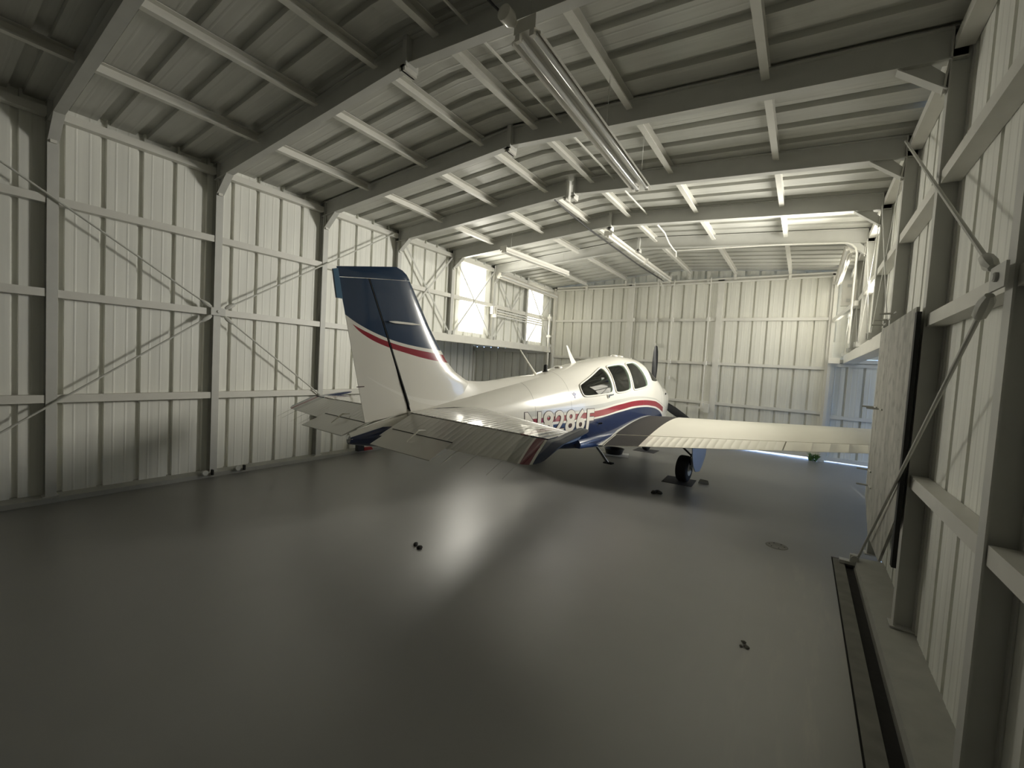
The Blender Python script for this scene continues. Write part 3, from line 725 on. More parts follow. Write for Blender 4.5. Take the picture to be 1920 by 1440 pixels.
def elev_mat():
    n = NT('elevator_paint'); X = n.xyz(); s, l = X[0], n.math('ABSOLUTE', X[1])
    # bands slant outward toward the trailing edge; u measured along the span at the hinge
    d = n.math('MAXIMUM', n.math('SUBTRACT', -4.57, s), 0.0)
    u = n.math('SUBTRACT', l, n.math('MULTIPLY', n.math('POWER', d, 1.25), .32))
    c = n.mix(n.both(n.gt(u, 1.56), n.lt(u, 1.655)), (.70, .69, .645), (.42, .42, .39))
    c = n.mix(n.both(n.gt(u, 1.655), 1.0), c, (.75, .73, .68))
    c = n.mix(n.both(n.gt(u, 1.675), n.lt(u, 1.755)), c, (.20, .03, .05))
    c = n.mix(n.both(n.gt(u, 1.777), 1.0), c, NAVY)
    c = n.mix(n.both(n.gt(s, -4.572), n.gt(l, 1.70)), c, NAVY)
    wv = n.math('SINE', n.math('MULTIPLY', X[1], 92.0)); wv = n.math('POWER', n.math('MULTIPLY', n.math('ADD', wv, 1.0), .5), 3.0)
    n.bump(wv, .3, .006)
    return n.set(c, .3, coat=.3)
M['elev'] = elev_mat()
M['white'] = plain('white_aircraft_paint', WHITE, .25, coat=.5, var=.03)
M['doorblue'] = plain('pale_gear_door_paint', (.55, .60, .72), .3, coat=.3)
M['navy'] = plain('navy_paint', NAVY, .25, coat=.5)
M['gap'] = plain('dark_seal', (.015, .015, .015), .7)
M['prop'] = plain('black_propeller_paint', (.012, .013, .016), .4)
M['seat'] = plain('grey_leather', (.22, .21, .20), .6)
M['inside'] = plain('grey_cabin_trim', (.5, .5, .46), .8)
def glass():
    n = NT('green_tinted_glass'); n.set((.62, .85, .74), .02); n.b.inputs['Transmission Weight'].default_value = 1.0; n.b.inputs['IOR'].default_value = 1.45
    # thin pane: let daylight through without refraction
    tr = n.node('ShaderNodeBsdfTransparent'); tr.inputs[0].default_value = (.70, .90, .80, 1)
    gl = n.node('ShaderNodeBsdfGlossy'); gl.inputs['Roughness'].default_value = .03
    fr = n.node('ShaderNodeFresnel'); fr.inputs[0].default_value = 1.7
    mx = n.node('ShaderNodeMixShader'); n.link(fr.outputs[0], mx.inputs[0]); n.link(tr.outputs[0], mx.inputs[1]); n.link(gl.outputs[0], mx.inputs[2])
    out = [k for k in n.n if k.type == 'OUTPUT_MATERIAL'][0]; n.link(mx.outputs[0], out.inputs[0]); return n.m
M['glass'] = glass()

# fuselage shell with real window openings
def frange(a, b, st_):
    r = []; x = a
    while x < b - 1e-6: r.append(x); x += st_
    return r + [b]
def shell(name, step, off=0.0, thick=.02):
    mb = MB(); ss = frange(-5.16, 2.16, step); mb.loft([ring(s, 96, off) for s in ss]); o = mb.build(name, 'fus')
    md = o.modifiers.new('s', 'SOLIDIFY'); md.thickness = thick; md.offset = -1
    return o
def chaikin(p, n=2):
    for _ in range(n):
        q = []
        for i in range(len(p)):
            a = p[i]; b = p[(i + 1) % len(p)]
            q += [(a[0] * .75 + b[0] * .25, a[1] * .75 + b[1] * .25), (a[0] * .25 + b[0] * .75, a[1] * .25 + b[1] * .75)]
        p = q
    return p
WN = {
 'rear': [(-1.76, 1.50), (-1.745, 1.37), (-1.66, 1.345), (-1.30, 1.365), (-.93, 1.385), (-.875, 1.44), (-.865, 1.60), (-.875, 1.72), (-.92, 1.785), (-.98, 1.775), (-1.35, 1.645), (-1.68, 1.535)],
 'middle': [(-.755, 1.81), (-.765, 1.77), (-.785, 1.60), (-.79, 1.44), (-.76, 1.39), (-.50, 1.40), (-.24, 1.435), (-.205, 1.48), (-.175, 1.70), (-.18, 1.82), (-.23, 1.87), (-.50, 1.845)],
 'front': [(-.075, 1.885), (-.085, 1.84), (-.12, 1.62), (-.115, 1.46), (-.07, 1.43), (.20, 1.455), (.52, 1.485), (.575, 1.53), (.53, 1.72), (.44, 1.88), (.36, 1.925), (.20, 1.915)]}
WS = [(.86, 1.59), (.84, 1.64), (.86, 1.80), (.93, 1.88), (1.02, 2.1), (1.06, 2.15), (1.75, 2.15), (1.75, 1.72), (1.60, 1.645), (1.2, 1.58)]
cut = MB(); cuts = {}
for k_, p in WN.items():
    q = chaikin(p); cuts[k_] = q
    cut.prism([(a, -.8, b) for a, b in q], (0, 1.6, 0))
wsq = chaikin(WS, 1); cut.prism([(a, -.8, b) for a, b in wsq], (0, 1.6, 0))
cutter = cut.build('cutter', 'white')
dg = None
def evaluated(o, name, mats, parent, smooth=40):
    dg = bpy.context.evaluated_depsgraph_get(); me = bpy.data.meshes.new_from_object(o.evaluated_get(dg)); me.name = name
    me.materials.clear()
    for mt in mats: me.materials.append(M[mt])
    me.polygons.foreach_set('material_index', [0] * len(me.polygons))
    me.shade_smooth(); me.set_sharp_from_angle(angle=math.radians(smooth))
    r = bpy.data.objects.new(name, me); COL.objects.link(r); r.parent = parent; return r
sh = shell('shell', .05)
md = sh.modifiers.new('b', 'BOOLEAN'); md.operation = 'DIFFERENCE'; md.object = cutter; md.solver = 'EXACT'
fus = evaluated(sh, 'fuselage', ['fus'], AC, 35)
# centre pillar of the windshield
mb = MB(); mb.tube([(s, 0, stn(s)[0] - .006) for s in frange(.95, 1.6, .08)], .014, 8); mb.build('windshield_pillar', 'white', fus, 60)
g = shell('gshell', .05, .004, .005)
for k_, q in list(cuts.items()) + [('ws', wsq)]:
    for sd in ((-1, 1) if k_ != 'ws' else (0,)):
        c1 = MB()
        if sd == 0: c1.prism([(a, -.8, b) for a, b in q], (0, 1.6, 0))
        else: c1.prism([(a, .02 * sd, b) for a, b in q], (0, .8 * sd, 0))
        co = c1.build('c1', 'white'); mo = g.modifiers.new('b', 'BOOLEAN'); mo.operation = 'INTERSECT'; mo.object = co; mo.solver = 'EXACT'
        nm = 'windshield' if sd == 0 else '%s_window' % k_
        p = evaluated(g, nm, ['glass'], AC, 35); p['label'] = 'tinted glass'
        g.modifiers.remove(mo); bpy.data.objects.remove(co, do_unlink=True)
        if sd:
            pts = [(a, sd * (half(a, b) + .002), b) for a, b in q]; mb = MB(); pts2 = pts + [pts[0], pts[1]]
            mb.tube(pts2, .015, 8, caps=False); mb.build('window_frame', 'white', p, 60)
for o_ in (sh, g, cutter): bpy.data.objects.remove(o_, do_unlink=True)
# cabin
mb = MB(); mb.box((-1.9, -.45, .72), (1.3, .45, .78)); mb.build('cabin_floor', 'inside', AC)
mb = MB(); mb.prism([(1.0, -.46, .9), (1.0, -.46, 1.52), (1.2, -.46, 1.54), (1.35, -.46, 1.4), (1.35, -.46, .9)], (0, .92, 0)); mb.build('instrument_panel', 'gap', AC)
mb = MB(); mb.box((-1.93, -.36, .8), (-1.90, .36, 1.5)); mb.build('baggage_bulkhead', 'inside', AC)
for sx in (-.75, .25):
    for sy in (-.25, .25):
        se = empty('seat', (sx, sy, .78)); se.parent = AC
        mb = MB(); mb.box((-.22, -.2, .12), (.24, .2, .28)); mb.build('cushion', 'seat', se)
        mb = MB(); mb.loft([[(-.24 - .12 * t_, y * (1 - .15 * t_ * t_), .26 + .62 * t_) if e == 0 else (-.13 - .14 * t_, y * (1 - .15 * t_ * t_), .26 + .62 * t_) for e, y in ((0, -.2), (0, .2), (1, .2), (1, -.2))] for t_ in (0, .25, .5, .75, .95)])
        mb.build('backrest', 'seat', se)
for dx, dz in ((-1.55, 0), (-1.22, .02)):
    mb = MB(); mb.lathe((dx, -.30, 1.41 + dz), (.2, -1, .1), [(0, .02), (.01, .06), (.02, .065), (.03, .03)], 14); o = mb.build('pale_blue_disc', plain('pale_blue_plain', (.35, .55, .85), .5), AC, 40)  # two pale blue discs inside the rear window

# dorsal fairing, fin and rudder
def finpoly(pts_le, pts_te, th):
    """symmetric blade lofted over height: lists of (s,z) for leading and trailing edge; th = thickness"""
    rings = []
    for (a, b, t_) in zip(pts_le, pts_te, th):
        r = []; n = 14
        for k in range(n + 1):
            u = (1 - math.cos(math.pi * k / n)) / 2; y = t_ * 2.6 * (.2969 * math.sqrt(u) - .126 * u - .3516 * u * u + .2843 * u ** 3 - .1036 * u ** 4) / 1.0
            r.append((a[0] + (b[0] - a[0]) * u, y, a[1] + (b[1] - a[1]) * u))
        r2 = [(p[0], -p[1], p[2]) for p in r[1:-1]][::-1]
        rings.append(r + r2)
    return rings
# whole vertical surface outline: leading edge and trailing edge as functions of height
LE = [(-3.55, 1.30), (-3.62, 1.50), (-3.74, 1.57), (-3.88, 1.64), (-4.02, 1.76), (-4.15, 1.92), (-4.29, 2.11), (-4.45, 2.36), (-4.56, 2.53), (-4.60, 2.58), (-4.655, 2.615), (-4.73, 2.635)]
def te_at(z): return -5.00 - .335 * (z - 1.14) / 1.37
def hinge_at(z): return -4.50 - .53 * (z - 1.21) / 1.27
def hz(u, z):  # slope: section lines tilt with the tip
    return z
TEp = []
for i, (a, b) in enumerate(LE):
    zt_ = b - (.115 * max(0, (b - 1.9)) / .73)
    TEp.append((te_at(zt_), max(zt_, 1.12)))
th_ = [.20, .19, .185, .18, .17, .16, .15, .13, .115, .10, .07, .03]
fb = [(.08 if i == 0 else 1) for i in range(len(LE))]
def fin_sections(hi):
    LEs, HGs = [], []
    for i, (a, b) in enumerate(LE):
        zt_ = TEp[i][1]; zz_ = b + (zt_ - b) * .5
        h_ = hinge_at(zz_)
        # point on the section line at the hinge
        f_ = (h_ - a) / (TEp[i][0] - a); z_ = b + (zt_ - b) * f_
        HGs.append((h_, z_))
    return HGs
HG = fin_sections(0)
def vsurf(rows):   # rows: list of closed rings
    mb = MB(); mb.loft(rows); return mb
def section(a, b, t_, u0, u1, y0=0.0, n=12, defl=0.0, hx=0):
    """part of a symmetric section between chord fractions u0..u1"""
    r = []
    for k in range(n + 1):
        u = u0 + (u1 - u0) * (k / n if u0 > 0 else (1 - math.cos(math.pi * k / n / 1.0)) / 2 if u1 == 1 else (k / n) ** 1.6)
        y = t_ * 5 * .2 * (1.4845 * math.sqrt(u) - .63 * u - 1.758 * u * u + 1.4215 * u ** 3 - .5075 * u ** 4) * .5
        r.append((a[0] + (b[0] - a[0]) * u, max(y, .0025), a[1] + (b[1] - a[1]) * u))
    return [(p[0], p[1] + y0, p[2]) for p in r] + [(p[0], -p[1] + y0, p[2]) for p in r[::-1]]
NS = 9  # sections up to the rudder cap line
rows = [section(LE[i], TEp[i], th_[i], 0.0, (HG[i][0] - LE[i][0]) / (TEp[i][0] - LE[i][0]) - .012) for i in range(NS)]
r0_ = rows[0]; rows = [[(p[0], p[1], p[2] - .17) for p in r0_]] + rows
mb = MB(); mb.loft(rows); finobj = mb.build('fin', 'fin', AC, 40)
rows = []
for i in range(NS):
    q = section(LE[i], TEp[i], th_[i], (HG[i][0] - LE[i][0]) / (TEp[i][0] - LE[i][0]) + .012, 1.0)
    rows.append(q)
r0_ = section(LE[0], TEp[0], th_[0] * .8, (HG[0][0] - LE[0][0]) / (TEp[0][0] - LE[0][0]) + .012, 1.0)
def low(p):
    f_ = (p[0] - r0_[0][0]) / (r0_[12][0] - r0_[0][0]); return (p[0] + .03 * (1 - f_) + .04 * f_, p[1], 1.205 - .07 * f_)
rows = [[low(p) for p in r0_]] + rows
mb = MB(); mb.loft(rows)
rud = mb.build('rudder', 'fin', AC, 40)
# rudder cap with its balance horn running forward over the fin
rows = [section((LE[i][0], LE[i][1] + .004), (TEp[i][0], TEp[i][1] + (.004 if i < NS else 0)), th_[i] * (1.02 if i < NS else 1), 0.0, 1.0) for i in range(NS - 1, len(LE))]
mb = MB(); mb.loft(rows); mb.build('balance_horn', 'fin', rud, 40)
mb = MB(); mb.prism([(te_at(2.48) - .0, -.012, 2.505), (te_at(2.48) - .045, -.012, 2.49), (te_at(2.3) - .045, -.012, 2.25), (te_at(2.3) + .01, -.012, 2.25)], (0, .024, 0)); mb.build('tail_light_housing', plain('mid_blue_paint', (.05, .14, .24), .3, coat=.4), rud)
mb = MB(); hp = [(-4.50, 0, 1.20)] + [(h[0], -.0, h[1]) for h in HG[1:NS]]; mb.loft([[(p[0] - .003, -.047 * (1 - .5 * i_ / 8), p[2]), (p[0] + .003, -.047 * (1 - .5 * i_ / 8), p[2]), (p[0] + .003, .047 * (1 - .5 * i_ / 8), p[2]), (p[0] - .003, .047 * (1 - .5 * i_ / 8), p[2])] for i_, p in enumerate(hp)])
mb.build('hinge_seal', 'gap', finobj)
# dorsal strake: low ridge from the fin foot to the cabin roof
rows = []
for s in frange(-4.3, -2.35, .13):
    zt_ = pchip([-4.3, -3.9, -3.75, -3.62, -3.45, -3.2, -3.0, -2.66, -2.35], [1.50, 1.58, 1.555, 1.535, 1.53, 1.55, 1.575, 1.61, 1.625], s)
    b0 = stn(s)[0]; wv = .03 + .10 * max(0, (s + 4.3)) / 1.95
    rows.append([(s, wv * 1.3, b0 - .05), (s, wv * .7, b0 + (zt_ - b0) * .25), (s, wv * .35, b0 + (zt_ - b0) * .8), (s, 0, zt_), (s, -wv * .35, b0 + (zt_ - b0) * .8), (s, -wv * .7, b0 + (zt_ - b0) * .25), (s, -wv * 1.3, b0 - .05)])
mb = MB(); mb.loft(rows); mb.build('dorsal_fairing', 'white', AC, 60)
for sd in (-1, 1):
    mb = MB(); mb.loft([[(-4.63 + dx, sd * (.052 + .012 * e), 2.10 + .02 * (dx + .2) + dz * e2) for dz, e in ((-.012, 0), (-.010, 1), (.010, 1), (.012, 0))] for dx, e2 in ((-.19, .3), (-.12, 1), (.08, 1), (.19, .2))])
    mb.build('fin_antenna', 'white', AC)

# airfoil sections for wing and tail
def foil(u, up, t_, camb=.02):
    y = t_ * 5 * (.2969 * math.sqrt(max(u, 0)) - .126 * u - .3516 * u * u + .2843 * u ** 3 - .1015 * u ** 4)
    return camb * 4 * u * (1 - u) + (y if up else -y)
def wsec(l, u0, u1, n=16, bump=0.0):
    le = 1.15 - .03 * abs(l); te = wte(abs(l)); ch = le - te; zt_ = .535 + .105 * abs(l); zl = zt_ + .072 * ch
    t_ = .155 - .035 * abs(l) / 5.1; r = []
    us = [u0 + (u1 - u0) * ((k / n) ** (1.8 if u0 == 0 else 1)) for k in range(n + 1)]
    pt = lambda u, up, bb: (le - ch * u, l, zl + (zt_ - zl) * u + foil(u, up, t_) * ch + (bb if up else -bb))
    return [pt(u, True, bump if (u0 > .1 and 0 < k < n) else 0) for k, u in enumerate(us)] + [pt(u, False, 0) for u in us[::-1]]
def wte(l): return -1.30 + .255 * (l - .55) if l > .55 else -1.30
CF = .82
for sd in (-1, 1):
    mb = MB(); ls = frange(.30, 4.86, .19)
    mb.loft([wsec(sd * l, 0, CF) for l in ls])
    mb.loft([wsec(sd * l, CF - .001, 1, 6) for l in (.30, .45, .615)])
    mb.loft([wsec(sd * l, CF - .001, 1, 6) for l in (4.76, 4.86)])
    tip = [wsec(sd * 4.86, 0, 1)]
    for q, f_ in ((4.95, .93), (5.03, .78), (5.08, .55), (5.10, .3)):
        base = wsec(sd * q, 0, 1); cx = sum(p[0] for p in base) / len(base); cz = sum(p[2] for p in base) / len(base)
        tip.append([(cx + (p[0] - cx) * (.35 + .65 * f_), p[1], cz + (p[2] - cz) * f_) for p in base])
    mb.loft(tip)
    wg = mb.build('wing', 'wing', AC, 35)
    # root fairing
    mb = MB()
    rows = []
    for s in frange(-1.75, 1.2, .15):
        hh = max(half(s, .75), .1); f_ = max(0, 1 - abs((s + .2) / 1.75) ** 2)
        rows.append([(s, sd * (hh - .06), .58), (s, sd * (hh - .05), .70 + .14 * f_), (s, sd * (hh - .005 + .01 * f_), .66 + .12 * f_), (s, sd * (hh + .02 + .03 * f_), .61 + .11 * f_), (s, sd * (hh + .0 + .04 * f_), .58)])
    mb.loft(rows); mb.build('wing_root_fairing', 'fus', AC, 60)
    def ribbed(name, l0, l1, pitch, parent, start=None):
        mb = MB(); rows = []
        ls = [l0]; l = (start or l0) + pitch / 2
        bl = [0]
        while l < l1 - pitch / 2:
            for d, b in ((-.014, 0), (-.006, .0055), (.006, .0055), (.014, 0)): ls.append(l + d); bl.append(b)
            l += pitch
        ls.append(l1); bl.append(0)
        for l_, b in zip(ls, bl): rows.append(wsec(sd * l_, CF + .008, 1.0, 8, b))
        mb.loft(rows); return mb.build(name, 'wing', parent, 50)
    ribbed('flap', .63, 2.87, .098, AC, 1.16)
    ribbed('aileron', 2.885, 4.75, .19, AC)

# tailplane, elevators with mass-balance horns, trim tabs
HS, HZt = -4.57, 1.185
def stab_mat():
    n = NT('ribbed_tailplane_paint'); X = n.xyz()
    wv = n.math('SINE', n.math('MULTIPLY', X[1], 92.0)); wv = n.math('POWER', n.math('MULTIPLY', n.math('ADD', wv, 1.0), .5), 3.0)
    n.bump(wv, 1.0, .02)
    l = n.math('ABSOLUTE', X[1])
    c = n.mix(n.both(n.gt(l, 1.50), n.lt(l, 1.58)), (.78, .76, .70), (.22, .03, .05))  # maroon band: a reflection put into the tailplane colour
    c = n.mix(n.gt(l, 1.60), c, (.10, .12, .16))
    return n.set(c, .22, coat=.5)
M['stab'] = stab_mat()
def sle(l): return -3.42 - .36 * l
def tsec(l, u0, u1, n=12, t_=.09, c1=-.42, rot=0.0, sle_=None):
    le = sle_ if sle_ is not None else sle(abs(l)); te = HS + c1 * (1 - .12 * abs(l)); ch = le - te
    us = [u0 + (u1 - u0) * ((k / n) ** (1.7 if u0 == 0 else 1)) for k in range(n + 1)]; r = []
    for up in (True, False):
        for u in (us if up else us[::-1]):
            s = le - ch * u; z = foil(u, up, t_, 0) * ch
            if rot:
                ds = s - HS; s = HS + ds * math.cos(rot) - z * math.sin(rot) * 1; z = z * math.cos(rot) + ds * math.sin(rot)
            r.append((s, l, HZt + z))
    return r
DEF = math.radians(21)
def uh(l, o=0): le = sle(abs(l)); te = HS - .42 * (1 - .12 * abs(l)); return (le - HS + o) / (le - te)
for sd in (-1, 1):
    mb = MB(); mb.loft([tsec(sd * l, 0, uh(l, -.012)) for l in frange(.06, 1.77, .1)]); mb.build('tailplane', 'stab', AC, 35)
    mb = MB(); mb.loft([[(-3.45 - .1 * t_, sd * (.30 - .15 * t_ + .0), HZt + .05 * (1 - abs(t_ - .3)) + d) for d in (-.012, .012)] + [(-3.45 - .1 * t_, sd * (.285 - .15 * t_), HZt + .05 * (1 - abs(t_ - .3)) + d) for d in (.012, -.012)] for t_ in (0, .3, .6, .9, 1.05)]) if False else None
    ls = [.17] + frange(.28, 1.775, .1)
    rows = [tsec(sd * l, uh(l, .006), 1, 8, rot=DEF) for l in ls]
    mb = MB(); mb.loft(rows)
    # horn: full chord outboard section, front half swings up with the elevator
    hr = []
    for l_, k_, le_, cf in ((1.778, 1, -4.04, 1.0), (1.82, .95, -4.05, .97), (1.86, .8, -4.07, .90), (1.885, .55, -4.12, .80), (1.895, .25, -4.20, .70)):
        r_ = tsec(sd * l_, 0, 1, 12, t_=.085 * k_, rot=DEF, sle_=le_)
        hr.append([(HS + (p_[0] - HS) * (cf if p_[0] < HS else 1), p_[1], HZt + (p_[2] - HZt) * (cf if p_[0] < HS else .40)) for p_ in r_])
    mb.loft(hr)
    el = mb.build('elevator', 'elev', AC, 35)
    mb = MB(); y_ = [sd * .14, sd * 1.77]
    mb.loft([[(HS + .012, y, HZt - .02), (HS - .006, y, HZt - .02), (HS - .006, y, HZt + .030 - .008 * abs(y)), (HS + .012, y, HZt + .034 - .008 * abs(y))] for y in y_]); mb.build('hinge_seal', 'gap', el)
    # trim tab
    def onel(s_, up=0):  # point on the deflected chord at distance s_ behind the hinge
        return (HS - s_ * math.cos(DEF), HZt - s_ * math.sin(DEF))
    a0, a1 = onel(.30), onel(.56)
    mb = MB()
    mb.prism([(a0[0], sd * .22, a0[1] + .016), (a1[0], sd * .24, a1[1] + .003), (a1[0], sd * .24, a1[1] - .003), (a0[0], sd * .22, a0[1] - .016)], (0, sd * .80, 0))
    tb = mb.build('trim_tab', plain('tab_paint', (.68, .67, .62), .35, coat=.3, var=.03), el)
    mb = MB(); mb.bar((a0[0] + .006, sd * .22, a0[1] + .018), (a0[0] + .006, sd * 1.02, a0[1] + .018), .012, .006); mb.build('tab_seam', 'gap', el)
    mb = MB(); mb.tube([(HS - .22, sd * .62, HZt - .05), (HS - .30, sd * .62, HZt - .045), (HS - .42, sd * .62, HZt - .13)], [.005, .01, .004], 6); mb.build('tab_pushrod', 'white', el)
    for l in (1.15, 1.35, 1.6, 1.74):
        te = tsec(sd * l, .9, 1, 2, rot=DEF)[2]
        mb = MB(); mb.tube([te, (te[0] - .05, te[1], te[2] - .02), (te[0] - .17, te[1], te[2] - .08)], [.003, .0022, .0015], 5); mb.build('static_wick', 'rod', el)
    # curved gap where the tailplane leaves the fuselage
    mb = MB(); pts = [(s, sd * (half(s, HZt + dz) + .004), HZt + dz) for s, dz in ((-4.50, .012), (-4.4, .035), (-4.2, .055), (-4.0, .062), (-3.8, .055), (-3.65, .035), (-3.5, .005))]; mb.tube(pts, [.004, .010, .011, .011, .010, .008, .003], 6); mb.build('tailplane_seal', 'gap', AC, 60)
mb = MB(); mb.lathe((-5.14, 0, 1.0), (-1, 0, 0), [(0, .04), (.02, .035), (.03, .015)], 12); mb.build('tail_lamp', 'chrome', AC, 40)
mb = MB(); mb.tube([(-4.3, 0, .84), (-4.33, 0, .76), (-4.36, .0, .76)], .008, 6); mb.build('tie_down_ring', 'chrome', AC)

# antennas and beacon
mb = MB(); mb.tube([(-2.31, -.02, 1.62), (-2.52, -.02, 1.79), (-2.72, -.02, 1.96)], [.018, .013, .008], 8); mb.lathe((-2.31, -.02, 1.615), (0, 0, 1), [(0, .035), (.02, .02)], 12); mb.build('whip_antenna', 'white', AC, 40)
mb = MB(); mb.lathe((-2.06, 0, 1.665), (0, 0, 1), [(0, .05), (.02, .045), (.03, .03), (.10, .03), (.115, .022), (.12, .005)], 16); mb.build('beacon', 'gap', AC, 40)
mb = MB(); mb.loft([[(-1.33, .0, 1.80), (-1.23, .014, 1.80), (-1.13, 0, 1.80), (-1.23, -.014, 1.80)], [(-1.42, .0, 1.93), (-1.36, .008, 1.93), (-1.31, 0, 1.93), (-1.36, -.008, 1.93)], [(-1.53, .0, 2.10), (-1.51, .004, 2.10), (-1.49, 0, 2.10), (-1.51, -.004, 2.10)]]); mb.build('blade_antenna', 'white', AC, 60)
for s in (-1.72, .18, .42):
    mb = MB(); mb.lathe((s, 0, stn(s)[0] - .01), (0, 0, 1), [(0, .07), (.02, .065), (.032, .04), (.035, .005)], 16); mb.build('gps_antenna', 'white', AC, 40)

# propeller and nose
mb = MB(); mb.lathe((2.14, 0, 1.23), (1, 0, 0), [(0, .19), (.04, .19), (.12, .175), (.22, .14), (.30, .09), (.36, .04), (.385, .004)], 28); mb.build('spinner', 'white', AC, 40)
pr_ = empty('propeller', (2.28, 0, 1.23)); pr_.parent = AC
for ang in (90, -30, 210):
    a = math.radians(ang); e = Vector((0, -math.cos(a), math.sin(a))); q = Vector((1, 0, 0)); tn = e.cross(q)
    rows = []
    for r_, ch, tw in ((.12, .06, 70), (.22, .10, 52), (.35, .155, 38), (.55, .175, 28), (.80, .155, 20), (1.0, .12, 15), (1.10, .08, 13), (1.125, .03, 12)):
        t_ = math.radians(tw); cd = (tn * math.cos(t_) + q * math.sin(t_)); nd = cd.cross(e); th = .016 if r_ > .3 else .03
        rows.append([e * r_ + cd * (ch / 2 * math.cos(b)) + nd * (th * math.sin(b)) for b in [i * math.pi / 5 for i in range(10)]])
    mb = MB(); mb.loft(rows); mb.build('blade', 'prop', pr_, 50)
mb = MB(); mb.lathe((1.62, -.512, 1.33), (0, -1, 0), [(0, .02), (.012, .02)], 10); mb.build('cowl_vent', 'gap', AC)

# landing gear
def wheel(par, x, y, r=.215, wd=.088):
    mb = MB(); mb.lathe((x, y - wd, r), (0, 1, 0), [(0, r * .55), (.0, r * .82), (.012, r * .93), (.035, r * .99), (wd, r), (2 * wd - .035, r * .99), (2 * wd - .012, r * .93), (2 * wd, r * .82), (2 * wd, r * .55)], 40)
    t = mb.build('tire', 'black', par, 35)
    mb = MB(); mb.lathe((x, y - wd - .004, r), (0, 1, 0), [(0, .04), (0, r * .5), (.02, r * .56), (2 * wd - .012, r * .56), (2 * wd + .008, r * .5), (2 * wd + .008, .04)], 24); mb.build('hub', 'steel_white', t, 40)
for sd in (-1, 1):
    g_ = empty('main_gear', (0, 0, 0)); g_.parent = AC
    mb = MB(); mb.tube([(0.02, sd * 1.56, .22), (0.02, sd * 1.585, .40), (.03, sd * 1.60, .78)], [.022, .026, .035], 12); mb.build('strut', 'steel', g_, 40)
    mb = MB(); mb.tube([(0, sd * 1.40, .215), (0, sd * 1.60, .215)], .022, 10); mb.build('axle', 'chrome', g_, 40)
    mb = MB(); mb.tube([(.02, sd * 1.58, .42), (.02, sd * 1.20, .72)], .016, 8); mb.tube([(-.06, sd * 1.57, .30), (-.12, sd * 1.575, .42), (-.02, sd * 1.59, .52)], .010, 6); mb.build('side_brace', 'gap', g_, 40)
    wheel(g_, 0, sd * 1.46)
    rows = []
    for z, w0, w1 in ((.80, -.20, .22), (.65, -.20, .22), (.45, -.17, .20), (.30, -.12, .14), (.20, -.04, .08)):
        yo = sd * (1.60 + .01 * math.sin((z - .2) * 4)); sl = sd * .26
        rows.append([(w0, yo + sl * (w0 + .2), z), (w1, yo + sl * (w1 + .2), z), (w1, yo + sl * (w1 + .2) + sd * .012, z), ((w0 + w1) / 2, yo + sl * ((w0 + w1) / 2 + .2) + sd * .024, z), (w0, yo + sl * (w0 + .2) + sd * .012, z)])
    mb = MB(); mb.loft(rows); d_ = mb.build('gear_door', 'doorblue', g_, 40); d_['label'] = 'pale bluish curved gear door'
g_ = empty('nose_gear', (0, 0, 0)); g_.parent = AC
mb = MB(); mb.tube([(2.13, .11, .19), (2.13, .11, .42), (2.13, 0, .46), (2.12, 0, .70)], [.018, .02, .028, .032], 10); mb.tube([(2.13, -.11, .19), (2.13, -.11, .42), (2.13, 0, .46)], .018, 10); mb.build('fork', 'steel', g_, 40)
wheel(g_, 2.13, 0, .18, .06)
mb = MB(); mb.tube([(-1.18, -.44, .56), (-1.0, -.445, .43), (-.74, -.45, .225)], .021, 10); stp = mb.build('entry_step', 'chrome', AC, 40); stp['label'] = 'chrome entry step'
mb = MB(); mb.lathe((-1.19, -.44, .56), (0, 0, 1), [(-.03, .02), (0, .03), (.03, .03)], 10); mb.build('step_socket', 'steel_white', stp, 40)
mb = MB(); mb.box((-.76, -.53, .205), (-.66, -.38, .225)); mb.build('step_pad', 'gap', stp)
mb = MB(); yh = -half(-1.0, 1.355) - .012; mb.bar((-1.07, yh, 1.355), (-.90, yh - .005, 1.37), .02, .02); mb.lathe((-1.05, yh, 1.34), (0, 1, 0), [(-.01, .025), (.012, .025)], 10); mb.build('door_handle', 'chrome', AC)
mb = MB(); mb.tube([(-1.32, -half(-1.32, .93) + .0, .93), (-1.30, -half(-1.3, .93) - .05, .94)], .012, 8); mb.build('drain_vent', 'gap', AC)

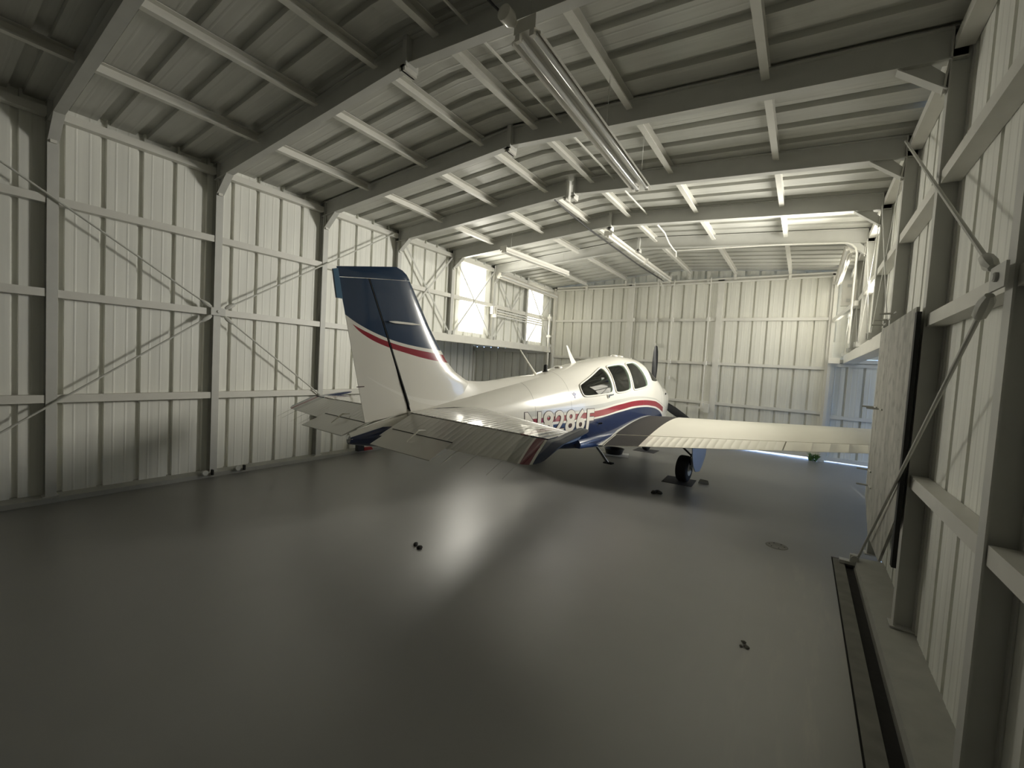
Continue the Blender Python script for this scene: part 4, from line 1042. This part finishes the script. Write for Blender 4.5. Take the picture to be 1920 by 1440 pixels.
# registration number wrapped on the fuselage side
def side_text(txt, s0, s1, z0, h, extra, mat, lift, name, parent, sd=-1, shear=0.0, slope=0.0):
    cu = bpy.data.curves.new('t', 'FONT'); cu.body = txt; cu.size = 1.0; cu.offset = 0.0; cu.space_character = 1.08
    ob = bpy.data.objects.new('t', cu); COL.objects.link(ob)
    bpy.context.view_layer.update()
    dg = bpy.context.evaluated_depsgraph_get(); me = bpy.data.meshes.new_from_object(ob.evaluated_get(dg))
    xs = [v.co.x for v in me.vertices]; ys = [v.co.y for v in me.vertices]; x0, x1, y0, y1 = min(xs), max(xs), min(ys), max(ys)
    cu.offset = extra / ((s1 - s0) / (x1 - x0)); bpy.context.view_layer.update()
    dg = bpy.context.evaluated_depsgraph_get(); me = bpy.data.meshes.new_from_object(ob.evaluated_get(dg))
    bpy.data.objects.remove(ob, do_unlink=True)
    bm = bmesh.new(); bm.from_mesh(me)
    kx = (s1 - s0) / (x1 - x0); ky = h / (y1 - y0)
    for v in bm.verts: v.co = Vector((s0 + (v.co.x - x0) * kx, v.co.y * 0, z0 + (v.co.y - y0) * ky))
    x = s0 - .05
    while x < s1 + .05:
        bmesh.ops.bisect_plane(bm, geom=bm.verts[:] + bm.edges[:] + bm.faces[:], plane_co=(x, 0, 0), plane_no=(1, 0, 0)); x += .05
    z = z0 - .03
    while z < z0 + h + .03:
        bmesh.ops.bisect_plane(bm, geom=bm.verts[:] + bm.edges[:] + bm.faces[:], plane_co=(0, 0, z), plane_no=(0, 0, 1)); z += .02
    for v in bm.verts:
        v.co.z += slope * (v.co.x - s0)
        v.co.y = sd * (half(v.co.x, v.co.z) + lift)
    bmesh.ops.recalc_face_normals(bm, faces=bm.faces)
    bm.to_mesh(me); bm.free(); me.materials.clear(); me.materials.append(M[mat]); me.name = name
    o = bpy.data.objects.new(name, me); COL.objects.link(o); o.parent = parent; return o
M['numdark'] = plain('dark_outline_vinyl', (.05, .02, .02), .4); M['numwhite'] = plain('cream_vinyl', (.78, .74, .66), .35)
rn = side_text('N8286F', -2.97, -1.49, .862, .295, .020, 'numdark', .0030, 'registration_outline', AC)
side_text('N8286F', -2.97, -1.49, .862, .295, .011, 'numwhite', .0045, 'registration_number', rn)
side_text('DIVISION', -5.115, -5.03, 1.468, .011, 0, 'numdark', .0, 'rudder_marking', AC) if False else None
# small emblem and the faint wordmark behind the rear window
mb = MB(); pts = [(-.05, .035), (-.02, .02), (0, .045), (.02, .02), (.05, .035), (.03, -.0), (.008, -.01), (.012, -.035), (0, -.045), (-.012, -.035), (-.008, -.01), (-.03, 0)]
q = [(-1.93 + a, -(half(-1.93 + a, 1.37 + b) + .003), 1.37 + b) for a, b in pts]
mb.prism(q, (0, -.001, 0)); mb.build('emblem', plain('blue_decal', (.05, .06, .20), .4), AC)
mb = MB(); q = [(-5.11, -.0, 1.476), (-5.02, -.0, 1.482)]
mb.bar((-5.11, -.018, 1.474), (-5.035, -.022, 1.478), .003, .008); mb.build('rudder_placard', 'numdark', rud)

# mats, pan and paper under the aircraft
def awp(s, l): v = AC.matrix_basis @ Vector((s, l, 0)); return (v.x, v.y)
rz = math.radians(85.5)
rmat('wheel_mat', (-1.58, 7.40), .46, .50, .05, 'mat', 'dark square mat under the right main wheel')
rmat('wheel_mat', awp(2.13, 0), .46, .44, 0, 'mat', 'dark mat under the nose wheel', group=None)
rmat('wheel_mat', awp(0, 1.46), .46, .5, 0, 'mat', 'dark mat under the left main wheel')
mb = MB(); mb.prism([(0, 0, 0), (.16, .02, 0), (.14, .07, .04), (.02, .06, .05)], (0, 0, .012)); o = mb.build('wheel_chock', 'curb'); o.location = (-1.31, 7.52, 0); tag(o, 'small flat wheel chock on the floor beside the right wheel mat', 'chock')
mb = MB(); mb.box((-.28, -.22, 0), (.28, .22, .006)); o = mb.build('paper_sheet', 'paper'); o.location = (-3.16, 8.64, 0); o.rotation_euler = (0, 0, .3); tag(o, 'white sheet on the floor under the black drip pan', 'sheet')
mb = MB(); mb.lathe((0, 0, .006), (0, 0, 1), [(0, .16), (.01, .17), (.10, .20), (.105, .215), (.11, .215), (.105, .195), (.03, .16), (.02, .02)], 28); o = mb.build('drip_pan', 'pan', None, 40); o.location = (-3.20, 8.70, 0); tag(o, 'black round drip pan on a white sheet under the fuselage', 'pan')
